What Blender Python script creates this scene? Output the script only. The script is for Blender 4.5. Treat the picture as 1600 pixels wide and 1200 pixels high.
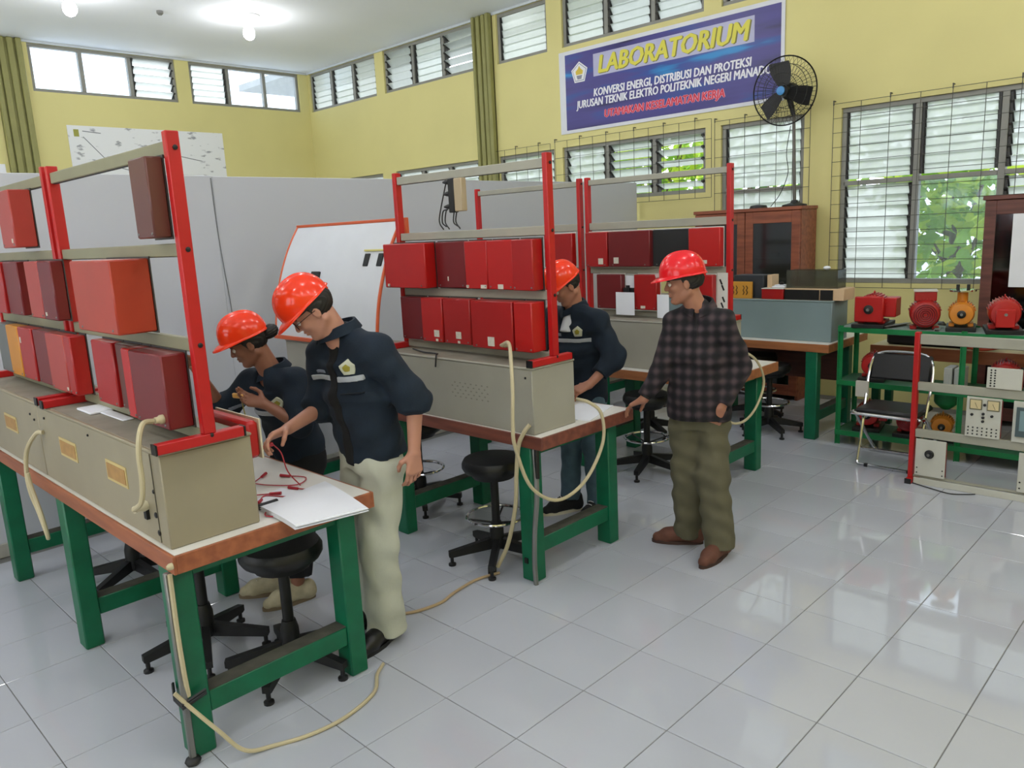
import bpy, math, random
import numpy as np
from mathutils import Vector, Matrix
random.seed(7)
scene = bpy.context.scene
for o in list(bpy.data.objects):
    bpy.data.objects.remove(o)
COL = scene.collection

# ---------------------------------------------------------------- camera
YAW, PITCH, ROLL, FPX = 2.3507, 0.1960, -0.0492, 1212.1
CAM = Vector((1.461, -2.2108, 1.8698))
_cy, _sy, _cp, _sp = math.cos(YAW), math.sin(YAW), math.cos(PITCH), math.sin(PITCH)
_f = Vector((_cy*_cp, _sy*_cp, -_sp)); _r = Vector((_sy, -_cy, 0)); _u = _r.cross(_f)
_R = math.cos(ROLL)*_r + math.sin(ROLL)*_u
_U = -math.sin(ROLL)*_r + math.cos(ROLL)*_u
cam_d = bpy.data.cameras.new('camera'); cam = bpy.data.objects.new('camera', cam_d); COL.objects.link(cam)
cam.matrix_world = Matrix(((_R.x, _U.x, -_f.x, CAM.x), (_R.y, _U.y, -_f.y, CAM.y), (_R.z, _U.z, -_f.z, CAM.z), (0, 0, 0, 1)))
cam_d.sensor_width = 36; cam_d.lens = FPX/1600*36; cam_d.clip_start = 0.05; cam_d.clip_end = 200
scene.camera = cam
# ---------------------------------------------------------------- sky and view
world = bpy.data.worlds.new('overcast_sky'); scene.world = world; world.use_nodes = True
bg = world.node_tree.nodes['Background']
bg.inputs[0].default_value = (0.86, 0.91, 1.0, 1); bg.inputs[1].default_value = 3.6
scene.view_settings.view_transform = 'Standard'; scene.view_settings.look = 'None'
scene.view_settings.exposure = 0.1; scene.view_settings.gamma = 1.0; scene.view_settings.use_curve_mapping = False
LAMP_POWER = 14.0

# ---------------------------------------------------------------- helpers
ORG = {}
def lin(c):
    return tuple(((x/255)/12.92 if x/255 <= 0.04045 else ((x/255+0.055)/1.055)**2.4) for x in c)
MATS = {}
def M(name, col, rough=0.5, metal=0.0, var=0.06, scale=6.0, bump=0.0, spec=0.5, coat=0.0, emit=0.0, dirt=0.0):
    """procedural painted / plastic / metal surface: noise varies the colour, fine noise gives relief"""
    if name in MATS: return MATS[name]
    m = bpy.data.materials.new(name); m.use_nodes = True; MATS[name] = m
    nt = m.node_tree; b = nt.nodes['Principled BSDF']
    c = lin(col)
    tc = nt.nodes.new('ShaderNodeTexCoord'); no = nt.nodes.new('ShaderNodeTexNoise')
    no.inputs['Scale'].default_value = scale; no.inputs['Detail'].default_value = 4
    nt.links.new(tc.outputs['Object'], no.inputs['Vector'])
    ra = nt.nodes.new('ShaderNodeValToRGB')
    lo = tuple(max(0, x*(1-var-dirt)) for x in c); hi = tuple(min(1, x*(1+var)) for x in c)
    ra.color_ramp.elements[0].position = 0.3; ra.color_ramp.elements[1].position = 0.7
    ra.color_ramp.elements[0].color = lo+(1,); ra.color_ramp.elements[1].color = hi+(1,)
    nt.links.new(no.outputs['Fac'], ra.inputs['Fac']); nt.links.new(ra.outputs['Color'], b.inputs['Base Color'])
    b.inputs['Roughness'].default_value = rough; b.inputs['Metallic'].default_value = metal
    b.inputs['Specular IOR Level'].default_value = spec; b.inputs['Coat Weight'].default_value = coat
    b.inputs['Coat Roughness'].default_value = 0.1
    if bump:
        n2 = nt.nodes.new('ShaderNodeTexNoise'); n2.inputs['Scale'].default_value = 120; n2.inputs['Detail'].default_value = 2
        bp = nt.nodes.new('ShaderNodeBump'); bp.inputs['Strength'].default_value = bump; bp.inputs['Distance'].default_value = 0.003
        nt.links.new(tc.outputs['Object'], n2.inputs['Vector']); nt.links.new(n2.outputs['Fac'], bp.inputs['Height'])
        nt.links.new(bp.outputs['Normal'], b.inputs['Normal'])
    if emit:
        b.inputs['Emission Color'].default_value = c+(1,); b.inputs['Emission Strength'].default_value = emit
    return m
def wood(name, c1, c2, scale=3.0, rough=0.45):
    if name in MATS: return MATS[name]
    m = bpy.data.materials.new(name); m.use_nodes = True; MATS[name] = m
    nt = m.node_tree; b = nt.nodes['Principled BSDF']
    tc = nt.nodes.new('ShaderNodeTexCoord'); mp = nt.nodes.new('ShaderNodeMapping'); mp.inputs['Scale'].default_value = (1.0, 9.0, 9.0)
    no = nt.nodes.new('ShaderNodeTexNoise'); no.inputs['Scale'].default_value = scale; no.inputs['Detail'].default_value = 6
    ra = nt.nodes.new('ShaderNodeValToRGB')
    ra.color_ramp.elements[0].color = lin(c1)+(1,); ra.color_ramp.elements[1].color = lin(c2)+(1,)
    ra.color_ramp.elements[0].position = 0.35; ra.color_ramp.elements[1].position = 0.65
    nt.links.new(tc.outputs['Object'], mp.inputs['Vector']); nt.links.new(mp.outputs['Vector'], no.inputs['Vector'])
    nt.links.new(no.outputs['Fac'], ra.inputs['Fac']); nt.links.new(ra.outputs['Color'], b.inputs['Base Color'])
    b.inputs['Roughness'].default_value = rough
    return m
def glassy(name, tint, transparent=0.5, transl=0.4, rough=0.25):
    """ribbed window glass: part see-through, part light-scattering, part mirror"""
    if name in MATS: return MATS[name]
    m = bpy.data.materials.new(name); m.use_nodes = True; MATS[name] = m
    nt = m.node_tree; nt.nodes.clear()
    out = nt.nodes.new('ShaderNodeOutputMaterial')
    tr = nt.nodes.new('ShaderNodeBsdfTransparent'); tl = nt.nodes.new('ShaderNodeBsdfTranslucent'); gl = nt.nodes.new('ShaderNodeBsdfGlossy')
    c = lin(tint)+(1,)
    no = nt.nodes.new('ShaderNodeTexNoise'); no.inputs['Scale'].default_value = 14
    tc = nt.nodes.new('ShaderNodeTexCoord'); nt.links.new(tc.outputs['Object'], no.inputs['Vector'])
    ra = nt.nodes.new('ShaderNodeValToRGB'); ra.color_ramp.elements[0].color = tuple(x*0.88 for x in c[:3])+(1,); ra.color_ramp.elements[1].color = c
    nt.links.new(no.outputs['Fac'], ra.inputs['Fac'])
    nt.links.new(ra.outputs['Color'], tl.inputs['Color']); nt.links.new(ra.outputs['Color'], tr.inputs['Color'])
    gl.inputs['Color'].default_value = (0.9, 0.95, 0.95, 1); gl.inputs['Roughness'].default_value = rough
    m1 = nt.nodes.new('ShaderNodeMixShader'); m1.inputs['Fac'].default_value = transl/(transl+transparent)
    nt.links.new(tr.outputs[0], m1.inputs[1]); nt.links.new(tl.outputs[0], m1.inputs[2])
    m2 = nt.nodes.new('ShaderNodeMixShader'); m2.inputs['Fac'].default_value = max(0.02, 1-transl-transparent)
    nt.links.new(m1.outputs[0], m2.inputs[1]); nt.links.new(gl.outputs[0], m2.inputs[2])
    nt.links.new(m2.outputs[0], out.inputs['Surface'])
    return m

def basis(d):
    d = Vector(d).normalized()
    a = Vector((0, 0, 1)) if abs(d.z) < 0.9 else Vector((1, 0, 0))
    x = d.cross(a).normalized(); y = d.cross(x).normalized()
    return x, y, d
class MB:
    def __init__(s): s.v = []; s.f = []
    def add(s, vs, fs):
        n = len(s.v); s.v += [tuple(v) for v in vs]; s.f += [tuple(i+n for i in f) for f in fs]; return s
    def box(s, x0, x1, y0, y1, z0, z1, b=0.0):
        return s.obox(((x0+x1)/2, (y0+y1)/2, (z0+z1)/2), (abs(x1-x0)/2, abs(y1-y0)/2, abs(z1-z0)/2), b=b)
    def obox(s, c, h, ax=None, b=0.0):
        X, Y, Z = [Vector(a) for a in ax] if ax else (Vector((1, 0, 0)), Vector((0, 1, 0)), Vector((0, 0, 1)))
        c = Vector(c)
        P = lambda x, y, z: c + X*x + Y*y + Z*z
        hx, hy, hz = h
        if b <= 0 or b >= min(h):
            vs = [P(sx*hx, sy*hy, sz*hz) for sz in (-1, 1) for sy in (-1, 1) for sx in (-1, 1)]
            return s.add(vs, [(0, 2, 3, 1), (4, 5, 7, 6), (0, 1, 5, 4), (2, 6, 7, 3), (0, 4, 6, 2), (1, 3, 7, 5)])
        vs = []; ix = {}
        for sx in (-1, 1):
            for sy in (-1, 1):
                for sz in (-1, 1):
                    for k in range(3):
                        p = [sx*(hx-b), sy*(hy-b), sz*(hz-b)]; p[k] = (sx*hx, sy*hy, sz*hz)[k]
                        ix[(sx, sy, sz, k)] = len(vs); vs.append(P(*p))
        fs = []
        for k in range(3):
            i, j = [(1, 2), (2, 0), (0, 1)][k]
            for sg in (-1, 1):
                q = []
                for a, bb in ((-1, -1), (1, -1), (1, 1), (-1, 1)):
                    t = [0, 0, 0]; t[k] = sg; t[i] = a; t[j] = bb; q.append(ix[(t[0], t[1], t[2], k)])
                fs.append(q if sg > 0 else q[::-1])
        for k in range(3):
            i, j = [(1, 2), (2, 0), (0, 1)][k]
            for a in (-1, 1):
                for bb in (-1, 1):
                    def g(e, w):
                        t = [0, 0, 0]; t[k] = e; t[i] = a; t[j] = bb; return ix[(t[0], t[1], t[2], w)]
                    q = [g(-1, i), g(1, i), g(1, j), g(-1, j)]
                    fs.append(q[::-1] if a*bb > 0 else q)
        for sx in (-1, 1):
            for sy in (-1, 1):
                for sz in (-1, 1):
                    q = [ix[(sx, sy, sz, k)] for k in range(3)]
                    fs.append(q if sx*sy*sz > 0 else q[::-1])
        return s.add(vs, fs)
    def tube(s, pts, r, n=8, caps=True):
        pts = [Vector(p) for p in pts]; m = len(pts)
        rs = r if isinstance(r, (list, tuple)) else [r]*m
        t = (pts[1]-pts[0]).normalized(); x, y, _ = basis(t); rings = []
        for i, p in enumerate(pts):
            t = (pts[min(i+1, m-1)]-pts[max(i-1, 0)]).normalized()
            x = (x - t*x.dot(t)).normalized(); y = t.cross(x)
            rings += [p + (x*math.cos(2*math.pi*k/n)+y*math.sin(2*math.pi*k/n))*rs[i] for k in range(n)]
        fs = [(i*n+k, i*n+(k+1) % n, (i+1)*n+(k+1) % n, (i+1)*n+k) for i in range(m-1) for k in range(n)]
        if caps: fs += [tuple(range(n))[::-1], tuple((m-1)*n+k for k in range(n))]
        return s.add(rings, fs)
    def cyl(s, p0, p1, r0, r1=None, n=12, caps=True):
        return s.tube([p0, p1], [r0, r0 if r1 is None else r1], n, caps)
    def lathe(s, c, axis, prof, n=20, caps=True):
        """prof: list of (radius, distance along axis)"""
        x, y, d = basis(axis); c = Vector(c); vs = []
        for r, h in prof:
            vs += [c+d*h+(x*math.cos(2*math.pi*k/n)+y*math.sin(2*math.pi*k/n))*r for k in range(n)]
        m = len(prof)
        fs = [(i*n+k, i*n+(k+1) % n, (i+1)*n+(k+1) % n, (i+1)*n+k) for i in range(m-1) for k in range(n)]
        if caps: fs += [tuple(range(n))[::-1], tuple((m-1)*n+k for k in range(n))]
        return s.add(vs, fs)
    def ring(s, c, axis, R, r, n=28, k=6, a0=0.0, a1=2*math.pi):
        x, y, d = basis(axis); c = Vector(c); full = abs(a1-a0) > 6.28
        m = n if full else n+1
        pts = [c+(x*math.cos(a0+(a1-a0)*i/n)+y*math.sin(a0+(a1-a0)*i/n))*R for i in range(m)]
        vs = []
        for i, p in enumerate(pts):
            rad = (p-c).normalized()
            vs += [p+(rad*math.cos(2*math.pi*j/k)+d*math.sin(2*math.pi*j/k))*r for j in range(k)]
        fs = [(i*k+j, ((i+1) % m)*k+j, ((i+1) % m)*k+(j+1) % k, i*k+(j+1) % k) for i in range(n if full else m-1) for j in range(k)]
        return s.add(vs, fs)
    def prism(s, poly, o, ex, ey, h):
        """poly 2-D outline, placed at o with axes ex, ey, extruded by vector h"""
        o, ex, ey, h = Vector(o), Vector(ex), Vector(ey), Vector(h); n = len(poly)
        vs = [o+ex*p[0]+ey*p[1] for p in poly]; vs += [v+h for v in vs]
        fs = [tuple(range(n))[::-1], tuple(range(n, 2*n))]+[(i, (i+1) % n, (i+1) % n+n, i+n) for i in range(n)]
        return s.add(vs, fs)
    def sphere(s, c, r, n=12, m=8, sc=(1, 1, 1)):
        c = Vector(c); vs = []; fs = []
        for i in range(m+1):
            th = math.pi*i/m
            vs += [c+Vector((sc[0]*math.sin(th)*math.cos(2*math.pi*k/n), sc[1]*math.sin(th)*math.sin(2*math.pi*k/n), sc[2]*math.cos(th)))*r for k in range(n)]
        fs = [(i*n+k, (i+1)*n+k, (i+1)*n+(k+1) % n, i*n+(k+1) % n) for i in range(m) for k in range(n)]
        return s.add(vs, fs)
    def build(s, name, mat, parent=None, smooth=40):
        org = ORG[parent.name] if parent is not None else Vector((0, 0, 0))
        return link_mesh(name, np.array([tuple(v) for v in s.v], dtype=float)-np.array(org), s.f, mat, parent, smooth)
def link_mesh(name, V, F, mat, parent=None, smooth=40):
    me = bpy.data.meshes.new(name); me.from_pydata([tuple(v) for v in V], [], F)
    if mat is not None:
        for mm in (mat if isinstance(mat, (list, tuple)) else [mat]): me.materials.append(mm)
    me.validate(); me.update()
    if smooth:
        me.polygons.foreach_set('use_smooth', [True]*len(me.polygons))
        if smooth < 180: me.set_sharp_from_angle(angle=math.radians(smooth))
    o = bpy.data.objects.new(name, me); COL.objects.link(o)
    if parent is not None: o.parent = parent
    ORG[o.name] = ORG[parent.name] if parent is not None else Vector((0, 0, 0))
    return o
def thing(name, loc, label, cat, group=None):
    o = bpy.data.objects.new(name, None); COL.objects.link(o); o.location = loc; o.empty_display_size = 0.1
    ORG[o.name] = Vector(loc); return tag(o, label, cat, group)
def tag(o, label, cat, group=None):
    o['label'] = label; o['category'] = cat
    if group: o['group'] = group
    return o
def struct(o): o['kind'] = 'structure'; return o
def solo(mb, name, mat, label, cat, group=None, smooth=40):
    """a one-mesh thing whose origin sits at its base"""
    a = np.array([tuple(v) for v in mb.v]); c = (a.min(0)+a.max(0))/2; c[2] = a[:, 2].min()
    o = link_mesh(name, a-c, mb.f, mat, None, smooth); o.location = c; ORG[o.name] = Vector(c)
    return tag(o, label, cat, group)
def copy_tree(o, loc, rotz=0.0, parent=None):
    c = o.copy(); COL.objects.link(c); c.parent = parent
    if parent is None:
        c.location = loc; c.rotation_euler = (0, 0, rotz); ORG[c.name] = Vector(loc)
    for ch in list(o.children): copy_tree(ch, loc, 0, c)
    return c
def bez(pts, n=10):
    """smooth Catmull-Rom path through the points"""
    P = [Vector(p) for p in pts]; P = [P[0]*2-P[1]]+P+[P[-1]*2-P[-2]]; out = []
    for i in range(1, len(P)-2):
        for k in range(n):
            t = k/n; a, b, c, d = P[i-1], P[i], P[i+1], P[i+2]
            out.append(0.5*((2*b)+(c-a)*t+(2*a-5*b+4*c-d)*t*t+(3*b-a-3*c+d)*t**3))
    out.append(P[-2]); return out
def text_mesh(txt, size, o, ex, ey, off=0.0, shear=0.0, squeeze=1.0, depth=0.0, width=None):
    """lettering as real mesh lying on the plane o, ex, ey; returns MB"""
    cu = bpy.data.curves.new('lettering_curve', 'FONT'); cu.body = txt; cu.size = size; cu.offset = off; cu.shear = shear; cu.resolution_u = 2
    cu.extrude = depth
    ob = bpy.data.objects.new('lettering_tmp', cu); COL.objects.link(ob)
    dg = bpy.context.evaluated_depsgraph_get(); me = ob.evaluated_get(dg).to_mesh()
    vs = [v.co.copy() for v in me.vertices]; fs = [tuple(p.vertices) for p in me.polygons]
    ob.evaluated_get(dg).to_mesh_clear(); bpy.data.objects.remove(ob); bpy.data.curves.remove(cu)
    xs = [v.x for v in vs]; x0 = min(xs); w = max(xs)-x0
    k = (width/w) if width else squeeze
    o, ex, ey = Vector(o), Vector(ex).normalized(), Vector(ey).normalized(); nz = ex.cross(ey)
    mb = MB(); mb.add([o+ex*((v.x-x0)*k)+ey*v.y+nz*v.z for v in vs], fs); return mb

# ---------------------------------------------------------------- materials
RED = M('red_post_paint', (182, 22, 24), 0.38, var=0.08, spec=0.5)
GREEN = M('green_leg_paint', (0, 98, 66), 0.42, var=0.14, scale=9)
SGREEN = M('green_shelf_paint', (18, 120, 66), 0.42, var=0.12, scale=9)
RAIL = M('cream_rail_paint', (160, 158, 144), 0.45, var=0.05)
RAILO = M('olive_cream_rail_paint', (132, 130, 104), 0.45, var=0.06)
BEIGE = M('beige_enamel', (148, 139, 116), 0.42, var=0.07, scale=3)
BEIGE2 = M('grey_beige_enamel', (158, 155, 142), 0.42, var=0.07, scale=3)
BLUEGREY = M('blue_grey_enamel', (126, 144, 146), 0.45, var=0.05, scale=3)
WHITE = M('white_laminate', (225, 222, 214), 0.35, var=0.03)
BLACK = M('black_plastic', (14, 14, 16), 0.45, var=0.15)
BLKMET = M('black_painted_steel', (16, 16, 17), 0.5, var=0.2)
VINYL = M('black_vinyl', (12, 12, 14), 0.42, var=0.15, bump=0.15)
CHROME = M('chrome', (215, 215, 218), 0.12, 1.0, var=0.03)
STEEL = M('grey_steel', (128, 128, 126), 0.42, 0.6, var=0.08)
EDGE1 = wood('orange_wood_edging', (140, 78, 48), (164, 96, 60))
EDGE2 = wood('red_brown_wood_edging', (104, 56, 46), (128, 72, 56))
EDGE3 = wood('light_brown_wood_edging', (146, 92, 56), (170, 108, 66))
CABWOOD = wood('cabinet_wood', (118, 62, 42), (150, 84, 58))
CABWOOD2 = wood('dark_cabinet_wood', (84, 48, 42), (108, 64, 54))
CREAM = M('cream_hose', (188, 176, 142), 0.5, var=0.06)
PAPER = M('white_paper', (232, 234, 240), 0.6, var=0.02)
FRAME = M('grey_window_frame', (136, 136, 130), 0.5, var=0.08)
CLIP = M('dark_louvre_clip', (48, 48, 46), 0.5, var=0.1)
IRON = M('grille_iron', (84, 84, 78), 0.55, 0.3, var=0.15)
TAN = M('tan_plate', (168, 128, 72), 0.5, var=0.12, scale=30)
DUST = M('dusty_top', (140, 134, 120), 0.7, var=0.12, scale=8)
SLAT = glassy('ribbed_louvre_glass', (226, 229, 226), 0.34, 0.56)
CLEAR = glassy('clear_pane_glass', (240, 246, 250), 0.92, 0.04, 0.05)
CABGLASS = glassy('cabinet_glass', (150, 155, 160), 0.86, 0.02, 0.08)
ACRYL = glassy('clear_acrylic', (215, 216, 212), 0.80, 0.10, 0.1)
YELLOWWALL = M('yellow_wall_paint', (214, 205, 140), 0.65, var=0.05, scale=0.7)
OLIVE = M('olive_pilaster_paint', (140, 138, 84), 0.6, var=0.06)
CEIL = M('white_ceiling_paint', (228, 232, 240), 0.8, var=0.03, scale=0.5)
PARTW = M('white_partition_board', (194, 197, 205), 0.55, var=0.02, scale=0.8)
GROUT = M('grey_grout', (112, 112, 110), 0.8, var=0.1)
TILE = M('white_glazed_tile', (180, 183, 191), 0.045, var=0.035, scale=1.3, spec=0.62)
RTONE = {}
def red_paint(kind):
    cols = {'red': (160, 20, 20), 'bright': (176, 22, 20), 'maroon': (108, 20, 24), 'brown': (92, 48, 40), 'sheened': (164, 56, 48),  # last tone has gloss reflections painted into the red
            'dark': (104, 16, 22), 'orange': (164, 54, 34), 'yellow': (196, 128, 22), 'black': (30, 30, 32), 'grey': (96, 100, 98), 'white': (214, 214, 206)}
    return M(kind+'_module_enamel', cols[kind], 0.36, var=0.07, scale=5)
# ================================================================ the room
XB, XF, YL, YR, ZC = -11.2, 4.6, -4.6, 5.8, 4.76
fl = struct(MB().box(XB-0.2, XF+0.2, YL-0.2, YR+0.2, -0.15, -0.0035).build('floor', GROUT, None, 0))
# tiles: 0.4 m grid; the 300 that show largest are parts of their own, the rest one part
T = 0.4
def in_view(x, y):
    d = Vector((x, y, 0))-CAM; c = d.dot(_f)
    if c < 0.3: return None
    u = 800+FPX*d.dot(_R)/c; v = 600-FPX*d.dot(_U)/c
    return c if (-90 < u < 1690 and 0 < v < 1310) else None
cells = []
for i in range(-11, 12):
    for j in range(-12, 15):
        x, y = (i+0.5)*T, (j+0.5)*T
        if x-0.2 < -4.1 or y+0.2 > YR or y-0.2 < YL or x+0.2 > XF: continue
        cells.append((in_view(x, y), x, y))
vis = sorted([c for c in cells if c[0]])[:300]; vs_ = set((x, y) for _, x, y in vis)
tb = MB().box(-0.1982, 0.1982, -0.1982, 0.1982, -0.012, 0.0, b=0.0016)
t0 = tb.build('tile', TILE, fl, 0); t0.location = (vis[0][1], vis[0][2], 0)
for _, x, y in vis[1:]:
    t = bpy.data.objects.new('tile', t0.data); COL.objects.link(t); t.parent = fl; t.location = (x, y, 0)
rest = MB()
for _, x, y in cells:
    if (x, y) not in vs_: rest.box(x-0.1982, x+0.1982, y-0.1982, y+0.1982, -0.012, 0.0, b=0.0016)
rt = rest.build('tile_field', TILE, fl, 0); rt['kind'] = 'stuff'
rear = struct(MB().box(XB, -4.12, YL, YR, -0.004, 0.0).build('floor_rear', M('rear_floor_tile', (200, 204, 206), 0.2, var=0.03), None, 0))
struct(MB().box(XB-0.2, XF+0.2, YL-0.2, YR+0.2, ZC, ZC+0.12).build('ceiling', CEIL, None, 0))

def wall(name, axis, c0, c1, a0, a1, z0, z1, holes, mat=YELLOWWALL):
    """wall slab between c0 and c1 along an axis, with rectangular openings (a0,a1,z0,z1)"""
    As = sorted(set([a0, a1]+[h[0] for h in holes]+[h[1] for h in holes])); Zs = sorted(set([z0, z1]+[h[2] for h in holes]+[h[3] for h in holes]))
    m = MB()
    for i in range(len(As)-1):
        run = None
        for k in range(len(Zs)-1):
            am, zm = (As[i]+As[i+1])/2, (Zs[k]+Zs[k+1])/2
            solid = not any(h[0] < am < h[1] and h[2] < zm < h[3] for h in holes)
            if solid: run = (run[0] if run else Zs[k], Zs[k+1])
            if run and (not solid or k == len(Zs)-2):
                if axis == 'X': m.box(As[i], As[i+1], c0, c1, run[0], run[1])
                else: m.box(c0, c1, As[i], As[i+1], run[0], run[1])
                run = None
    return struct(m.build(name, mat, None, 0))
# windows: (start, end, z0, z1, bays); a bay is a list of cells (z0, z1, kind, slats, tilt)
UZ0, UZ1, LZ0, LZ1 = 4.09, 4.73, 2.18, 2.88
def lv(z0, z1, n, tilt): return (z0, z1, 'louvre', n, tilt)
def pane(z0, z1): return (z0, z1, 'pane', 0, 0)
up = lambda tilt, n=6: [lv(UZ0, UZ1, n, tilt)]
low = lambda tilt, n=6: [lv(LZ0, LZ1, n, tilt)]
RW = [(-11.14, -9.2, UZ0, UZ1, [up(24), up(20), up(30)]),
      (-8.98, -6.88, UZ0, UZ1, [up(50, 5), up(12), up(62, 5)]),
      (-6.44, -5.53, UZ0, UZ1, [up(14)]),
      (-5.28, -3.26, UZ0, UZ1, [up(20), up(34), up(34)]),
      (-3.05, -2.13, UZ0, UZ1, [up(20)]),
      (-1.73, 1.05, UZ0, UZ1, [up(20), up(20), up(20), up(20)]),
      (-11.0, -9.2, LZ0, LZ1, [low(25), low(25), low(25)]),
      (-8.85, -6.92, LZ0, LZ1, [low(28), low(28), low(28)]),
      (-6.5, -5.47, LZ0, LZ1, [low(30)]),
      (-5.33, -3.24, LZ0, LZ1, [low(38), low(50), low(66, 5)]),
      (-3.05, -2.11, 1.2, LZ1, [[lv(1.2, 2.16, 8, 14), lv(2.16, LZ1, 6, 12)]]),
      (-1.74, 1.05, 1.18, LZ1, [[lv(1.18, 2.16, 9, 30), lv(2.16, LZ1, 8, 12)], [pane(1.18, 2.16), lv(2.16, LZ1, 8, 12)],
                                [lv(1.18, 2.16, 9, 40), lv(2.16, LZ1, 7, 35)], [lv(1.18, 2.16, 9, 30), lv(2.16, LZ1, 7, 25)]])]
BW = [(1.4, 3.44, UZ0, UZ1, [[pane(UZ0, UZ1)], [pane(UZ0, UZ1)], up(48, 5)]),
      (3.66, 5.62, UZ0, UZ1, [up(22), [pane(UZ0, UZ1)], [pane(UZ0, UZ1)]]),
      (-1.25, 0.88, UZ0, UZ1, [[pane(UZ0, UZ1)], [pane(UZ0, UZ1)], [pane(UZ0, UZ1)]])]
wall('wall_right', 'X', YR, YR+0.16, XB-0.2, XF+0.2, -0.15, ZC, [w[:4] for w in RW])
wall('wall_back', 'Y', XB-0.16, XB, YL-0.2, YR, -0.15, ZC, [w[:4] for w in BW])
# unseen walls behind the photographer; bare window openings added to let daylight in
LW = [(x, x+2.4, z0, z1) for x in (-10.6, -7.4, -4.2, -1.0, 1.9) for z0, z1 in ((1.2, 2.9), (4.09, 4.73)) if x < 1 or z0 > 3]
FW = [(y, y+2.4, 4.09, 4.73) for y in (-4.1, -1.2, 2.4)]
wall('wall_left', 'X', YL-0.16, YL, XB-0.2, XF+0.2, -0.15, ZC, LW)
wall('wall_front', 'Y', XF, XF+0.16, YL, YR, -0.15, ZC, FW)
SLM = {}
NW = [0]
def window(axis, c, inward, w, grille=None):
    a0, a1, z0, z1, bays = w; NW[0] += 1
    P = (lambda a, n, z: Vector((a, c+n, z))) if axis == 'X' else (lambda a, n, z: Vector((c+n, a, z)))
    e = bpy.data.objects.new('window_%d' % NW[0], None); COL.objects.link(e); e.location = P((a0+a1)/2, 0, z0); ORG[e.name] = Vector(e.location); struct(e)
    n0, n1 = (0.03, 0.11) if axis == 'X' else (-0.11, -0.03)
    m = MB()
    def bar(p, q, u, v, nn0=n0, nn1=n1):
        A, B = P(p, nn0, u), P(q, nn1, v); m.box(min(A.x, B.x), max(A.x, B.x), min(A.y, B.y), max(A.y, B.y), u, v, b=0.004)
    t = 0.045
    bar(a0, a1, z0, z0+t); bar(a0, a1, z1-t, z1); bar(a0, a0+t, z0+t, z1-t); bar(a1-t, a1, z0+t, z1-t)
    nb = len(bays); bw = (a1-a0)/nb
    for k in range(1, nb): bar(a0+bw*k-t*0.62, a0+bw*k+t*0.62, z0+t, z1-t)
    for k, b in enumerate(bays):
        for cell in b[:-1]: bar(a0+bw*k+t*0.62, a0+bw*(k+1)-t*0.62, cell[1]-0.022, cell[1]+0.022)
    m.build('window_frame', FRAME, e)
    for k, b in enumerate(bays):
        b0, b1 = a0+bw*k+t*0.75, a0+bw*(k+1)-t*0.75; ac = (b0+b1)/2; wd = b1-b0
        for (c0, c1, kind, n, tilt) in b:
            c0 += t; c1 -= 0.03
            nm = (n0+n1)/2
            if kind == 'pane':
                A, B = P(b0-0.01, nm-0.003, c0-0.01), P(b1+0.01, nm+0.003, c1+0.01)
                MB().box(min(A.x, B.x), max(A.x, B.x), min(A.y, B.y), max(A.y, B.y), c0-0.01, c1+0.01).build('window_pane', CLEAR, e, 0)
                continue
            pitch = (c1-c0)/n; h = pitch*1.16; key = (axis, round(wd, 3), round(h, 3))
            if key not in SLM:
                s = MB()
                hw = wd/2-0.022
                if axis == 'X': s.box(-hw, hw, -0.003, 0.003, -h/2, h/2)
                else: s.box(-0.003, 0.003, -hw, hw, -h/2, h/2)
                o = link_mesh('louvre_slat', np.array([tuple(v) for v in s.v]), s.f, SLAT, e, 0); SLM[key] = o.data; first = o
            else: first = None
            sg = 1 if axis == 'X' else 1
            for i in range(n):
                if first is not None: o, first = first, None
                else:
                    o = bpy.data.objects.new('louvre_slat', SLM[key]); COL.objects.link(o); o.parent = e
                o.location = P(ac, nm, c0+(i+0.5)*pitch)-Vector(e.location)
                tt = math.radians(tilt+random.uniform(-4, 4))
                o.rotation_euler = (tt, 0, 0) if axis == 'X' else (0, tt, 0)
            # toothed carriers at the two sides
            for aa, dirn in ((b0, 1), (b1, -1)):
                cm = MB()
                A, B = P(aa, n0+0.012, c0), P(aa+dirn*0.018, n1-0.012, c1)
                cm.box(min(A.x, B.x), max(A.x, B.x), min(A.y, B.y), max(A.y, B.y), c0, c1)
                for i in range(n):
                    zc = c0+(i+0.5)*pitch; tt = math.radians(tilt)
                    if axis == 'X': ax = ((1, 0, 0), (0, math.cos(tt), math.sin(tt)), (0, -math.sin(tt), math.cos(tt)))
                    else: ax = ((math.cos(tt), 0, -math.sin(tt)), (0, 1, 0), (math.sin(tt), 0, math.cos(tt)))
                    hh = (0.016, 0.012, h*0.46) if axis == 'X' else (0.012, 0.016, h*0.46)
                    cm.obox(P(aa+dirn*0.012, nm, zc), hh, ax)
                cm.build('louvre_carrier', CLIP, e, 0)
    return e
for w in RW: window('X', YR, -1, w)
for w in BW: window('Y', XB, 1, w)
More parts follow.
